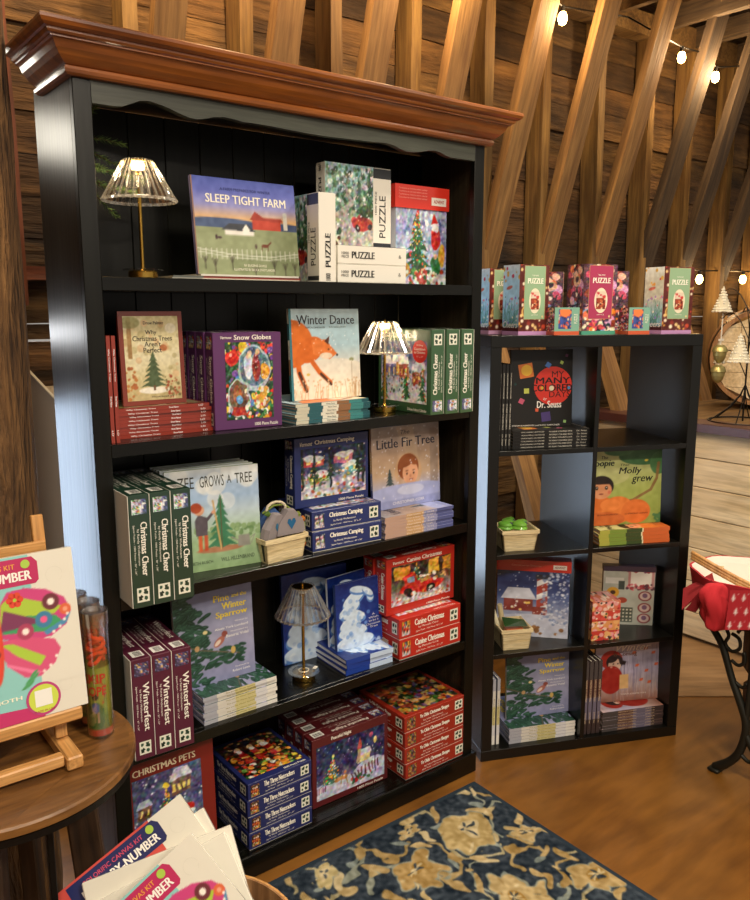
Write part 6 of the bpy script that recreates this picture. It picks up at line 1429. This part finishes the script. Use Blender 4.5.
for k, x in enumerate((.1, .8, 1.5)): bulb(x, .55, 2.86, 'lit string bulb high over the %s of the bookcase' % ['left end', 'middle', 'right end'][k], e=22)
mb = MB(); pts = [(-.6, .55, 2.93), (.1, .55, 2.88), (.45, .55, 2.92), (.8, .55, 2.88), (1.15, .55, 2.92), (1.5, .55, 2.88), (1.9, .58, 2.86), (2.25, .6, 2.79), (2.7, .6, 2.84), (3.135, .6, 2.793), (3.3, .6, 2.8), (3.445, .6, 2.755), (4.2, .6, 2.9)]
mb.tube(pts, .004, 5, '14100c', False); tag(mb.build('light_string', M_iron), 'dark cable of string lights along the top of the wall', 'cable')
mb = MB(); mb.tube([(3.7, .87, 1.78), (3.86, .86, 1.768), (4.1, .87, 1.775), (4.35, .86, 1.778), (4.8, .87, 1.78)], .004, 5, '14100c', False); tag(mb.build('light_string', M_iron), 'dark cable of string lights low on the wall behind the counter', 'cable')
# ================================================================== light, camera, view
def area(loc, rot, sx_, sy_, e, c, name='area_light'):
    l = bpy.data.lights.new(name, 'AREA'); l.shape = 'RECTANGLE'; l.size = sx_; l.size_y = sy_; l.energy = e; l.color = c
    o = bpy.data.objects.new(name, l); COL.objects.link(o); o.location = loc; o.rotation_euler = rot; return o
# daylight behind the window and wall gaps (faces -y into the room)
area((.3, YW+.25, .78), (R(90), 0, R(180)), 2.3, 1.0, WINE, (.62, .78, 1.0), 'daylight_window')
area((-.25, YW+.2, 1.47), (R(90), 0, R(180)), 1.2, .12, GAPE, (.95, .97, 1.0), 'daylight_gap')
area((-.35, YW+.2, 2.09), (R(90), 0, R(180)), .4, .2, 3, (1, .93, .78), 'daylight_upper_gap')
# unseen overhead lights: a warm key and fills added to brighten counter and books
for (x, y, z, e, s) in ((.2, -1.7, 3.15, CE1, .35), (.5, -2.7, 2.7, CE6, .4), (1.6, -.5, 2.75, CE5, .2), (2.4, -1.6, 3.15, CE2, .35), (4.6, -.9, 3.1, CE3, .35), (-1.0, -2.6, 3.0, CE4, .35)):
    area((x, y, z), (0, 0, 0), s, s, e, (1, .87, .7), 'unseen_overhead_light')
area((2.2, -.35, 2.6), (R(-35), 0, 0), .5, .15, 5, (1, .75, .45), 'wall_wash')
wd = bpy.data.worlds.new('World'); scene.world = wd; wd.use_nodes = True
wd.node_tree.nodes['Background'].inputs[0].default_value = (1.0, .9, .78, 1); wd.node_tree.nodes['Background'].inputs[1].default_value = WORLD
cam = bpy.data.cameras.new('Camera'); co = bpy.data.objects.new('Camera', cam); COL.objects.link(co); scene.camera = co
co.location = (-.5914, -1.7922, 1.5494)
co.rotation_euler = (math.pi/2-.1734, 0, -.6585)
cam.sensor_fit = 'HORIZONTAL'; cam.sensor_width = 36; cam.lens = 36*806.65/750; cam.clip_start = .02
vs = scene.view_settings; vs.view_transform = 'Standard'; vs.look = 'None'; vs.gamma = 1; vs.exposure = EXPO; vs.use_curve_mapping = False
